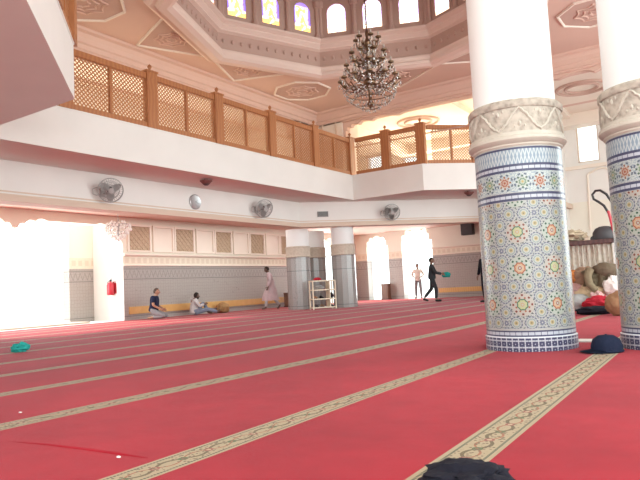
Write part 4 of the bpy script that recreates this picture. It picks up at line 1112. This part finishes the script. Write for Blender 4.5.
    if thobe:
        nd = dict(waist=(J['waist'], .145), chest=(J['chest'], .158), neck=(J['neck']-Vector((0, 0, .01)), .072)); ed = [('waist', 'chest'), ('chest', 'neck')]
        for s_ in 'LR':
            nd['sh'+s_] = (J['sh'+s_], .085); nd['el'+s_] = (J['el'+s_], .07); nd['wr'+s_] = (mixj('el'+s_, 'wr'+s_, .95), .055); ed += [('chest', 'sh'+s_), ('sh'+s_, 'el'+s_), ('el'+s_, 'wr'+s_)]
        b = skin(nd, ed, 'chest')
        rows = []; n = 24
        kc = (J['knL']+J['knR'])/2; spread = abs(J['knL'].y-J['knR'].y)
        for cpt, rx, ry in ((J['waist']+Vector((0, 0, .08)), .15, .135), (J['pelvis'], .17, .155), (J['pelvis'].lerp(kc, .5), .18, .18+spread*.3), (kc, .185, .18+spread*.55), (kc-Vector((0, 0, .14))+Vector((0, -.03, 0)), .19, .19+spread*.7)):
            rows.append([b.verts.new(cpt+Vector((rx*math.cos(2*PI*k/n)*(1+.04*math.cos(5*2*PI*k/n)), ry*math.sin(2*PI*k/n)*(1+.04*math.sin(7*2*PI*k/n)), 0))) for k in range(n)])
        for i in range(len(rows)-1):
            for k in range(n): b.faces.new((rows[i][k], rows[i][(k+1) % n], rows[i+1][(k+1) % n], rows[i+1][k]))
        obj('thobe', b, thobe, t, True)
    if shoes:
        for s_ in 'LR':
            b = B(); a_, o_ = J['an'+s_], J['to'+s_]; d = (o_-a_); d.z = 0; d = d.normalized() if d.length > .02 else Vector((0, 1, 0))
            low = min(a_.z-.06, o_.z-.025)
            b = skin(dict(h=(a_-d*.05-Vector((0, 0, .035)), .042), m=(a_.lerp(o_, .5)+Vector((0, 0, -.01)), .046), tt=(o_+d*.05, .036)), [('h', 'm'), ('m', 'tt')], 'm'); obj('shoe', b, shoes, t, True)
    return t
# walking man in a thobe (walks to the left)
person('man in a pale lilac thobe walking left past the tiled wall', (-15.33, 19.13, 0), math.radians(132),
       dict(pelvis=(0, 0, .93), chest=(0, .05, 1.27), neck=(0, .08, 1.44), nape=(0, .10, 1.49), head=(0, .14, 1.57), shL=(-.18, .06, 1.39), shR=(.18, .06, 1.39), elL=(-.22, .02, 1.11), elR=(.22, .06, 1.12), wrL=(-.22, .12, .90), wrR=(.22, .14, .90),
            knL=(-.09, .18, .50), anL=(-.09, .24, .08), toL=(-.09, .40, .04), knR=(.09, -.06, .50), anR=(.09, -.34, .14), toR=(.09, -.22, .03)),
       'skin_dark', 'hair', look=(0, 1, -.25), thobe='lilac_thobe', trousers='pale_shirt', shoes=None)
# dark-dressed man carrying a teal bag
dm = person('man in dark clothes striding right, holding out a teal bag', (-10.05, 22.62, 0), math.radians(-70),
       dict(chest=(0, .02, 1.27), wrR=(.16, .40, 1.05), elR=(.22, .14, 1.13), wrL=(-.14, .38, 1.08), elL=(-.22, .14, 1.13), knR=(.09, .14, .50), anR=(.09, .12, .08), toR=(.09, .28, .03), knL=(-.09, -.05, .50), anL=(-.09, -.36, .15), toL=(-.09, -.24, .04)),
       'skin_brown', 'hair', shirt='dark_suit', trousers='dark_suit')
hb = (Matrix.Rotation(math.radians(-70), 3, 'Z') @ Vector((.02, .56, 0)))
lump('teal_bag', 'teal_cloth', (-10.05+hb.x, 22.62+hb.y, .92), (.16, .13, .22), 61, 'small teal bag held in the hands of the dark-dressed man', 'bag', amp=.3)
# figure in the doorway
person('pale-shirted person standing silhouetted in the bright far doorway', (-13.35, 28.35, -.005), math.radians(200),
       dict(elL=(-.30, -.02, 1.14), elR=(.30, -.02, 1.14), wrL=(-.17, .14, 1.05), wrR=(.17, .14, 1.05), knL=(-.11, .03, .49), knR=(.12, .03, .49), anL=(-.13, 0, .08), anR=(.14, 0, .08), toL=(-.15, .15, .03), toR=(.16, .15, .03)),
       'skin_brown', 'hair', shirt='faded_shirt', trousers='faded_trousers')
# kneeling man in navy polo
person('man in a navy polo shirt kneeling on the carpet by the left wall', (-15.80, 13.62, 0), math.radians(-58),
       dict(pelvis=(0, 0, .30), waist=(0, .03, .43), chest=(0, .06, .60), neck=(0, .08, .76), nape=(0, .10, .81), head=(0, .12, .89), shL=(-.19, .05, .71), shR=(.19, .05, .71), elL=(-.24, .07, .46), elR=(.24, .07, .46), wrL=(-.16, .27, .34), wrR=(.16, .27, .34),
            hiL=(-.10, .02, .25), hiR=(.10, .02, .25), knL=(-.17, .42, .10), knR=(.17, .42, .10), anL=(-.10, -.02, .08), anR=(.10, -.02, .08), toL=(-.09, -.18, .05), toR=(.09, -.18, .05)),
       'skin_tan', 'grey_hair', shirt='navy_shirt', trousers='grey_trousers', sleeves='short', shoes=None)
# sitting man leaning back by the wall
person('bearded man in a pale grey shirt sitting by the wall with knees up', (-16.1, 15.72, 0), math.radians(-25),
       dict(pelvis=(0, 0, .14), waist=(0, -.03, .27), chest=(0, -.02, .44), neck=(0, .03, .58), nape=(0, .06, .62), head=(0, .10, .69), shL=(-.18, 0, .54), shR=(.18, 0, .54), elL=(-.24, .10, .32), elR=(.24, .10, .32), wrL=(-.14, .32, .38), wrR=(.14, .32, .38),
            hiL=(-.09, .05, .12), hiR=(.09, .05, .12), knL=(-.12, .40, .44), knR=(.12, .46, .20), anL=(-.12, .56, .08), anR=(.14, .84, .08), toL=(-.12, .72, .04), toR=(.16, .90, .18)),
       'skin_dark', 'hair', shirt='pale_shirt', trousers='blue_trousers', beard=True, shoes=None)
# person mostly hidden behind the big column
person('person in black mostly hidden behind the large mosaic column', (-7.09, 20.30, 0), math.radians(150), dict(elR=(.27, 0, 1.13), wrR=(.30, .06, .90)), 'skin_brown', 'hair', shirt='black_cloth', trousers='black_cloth')
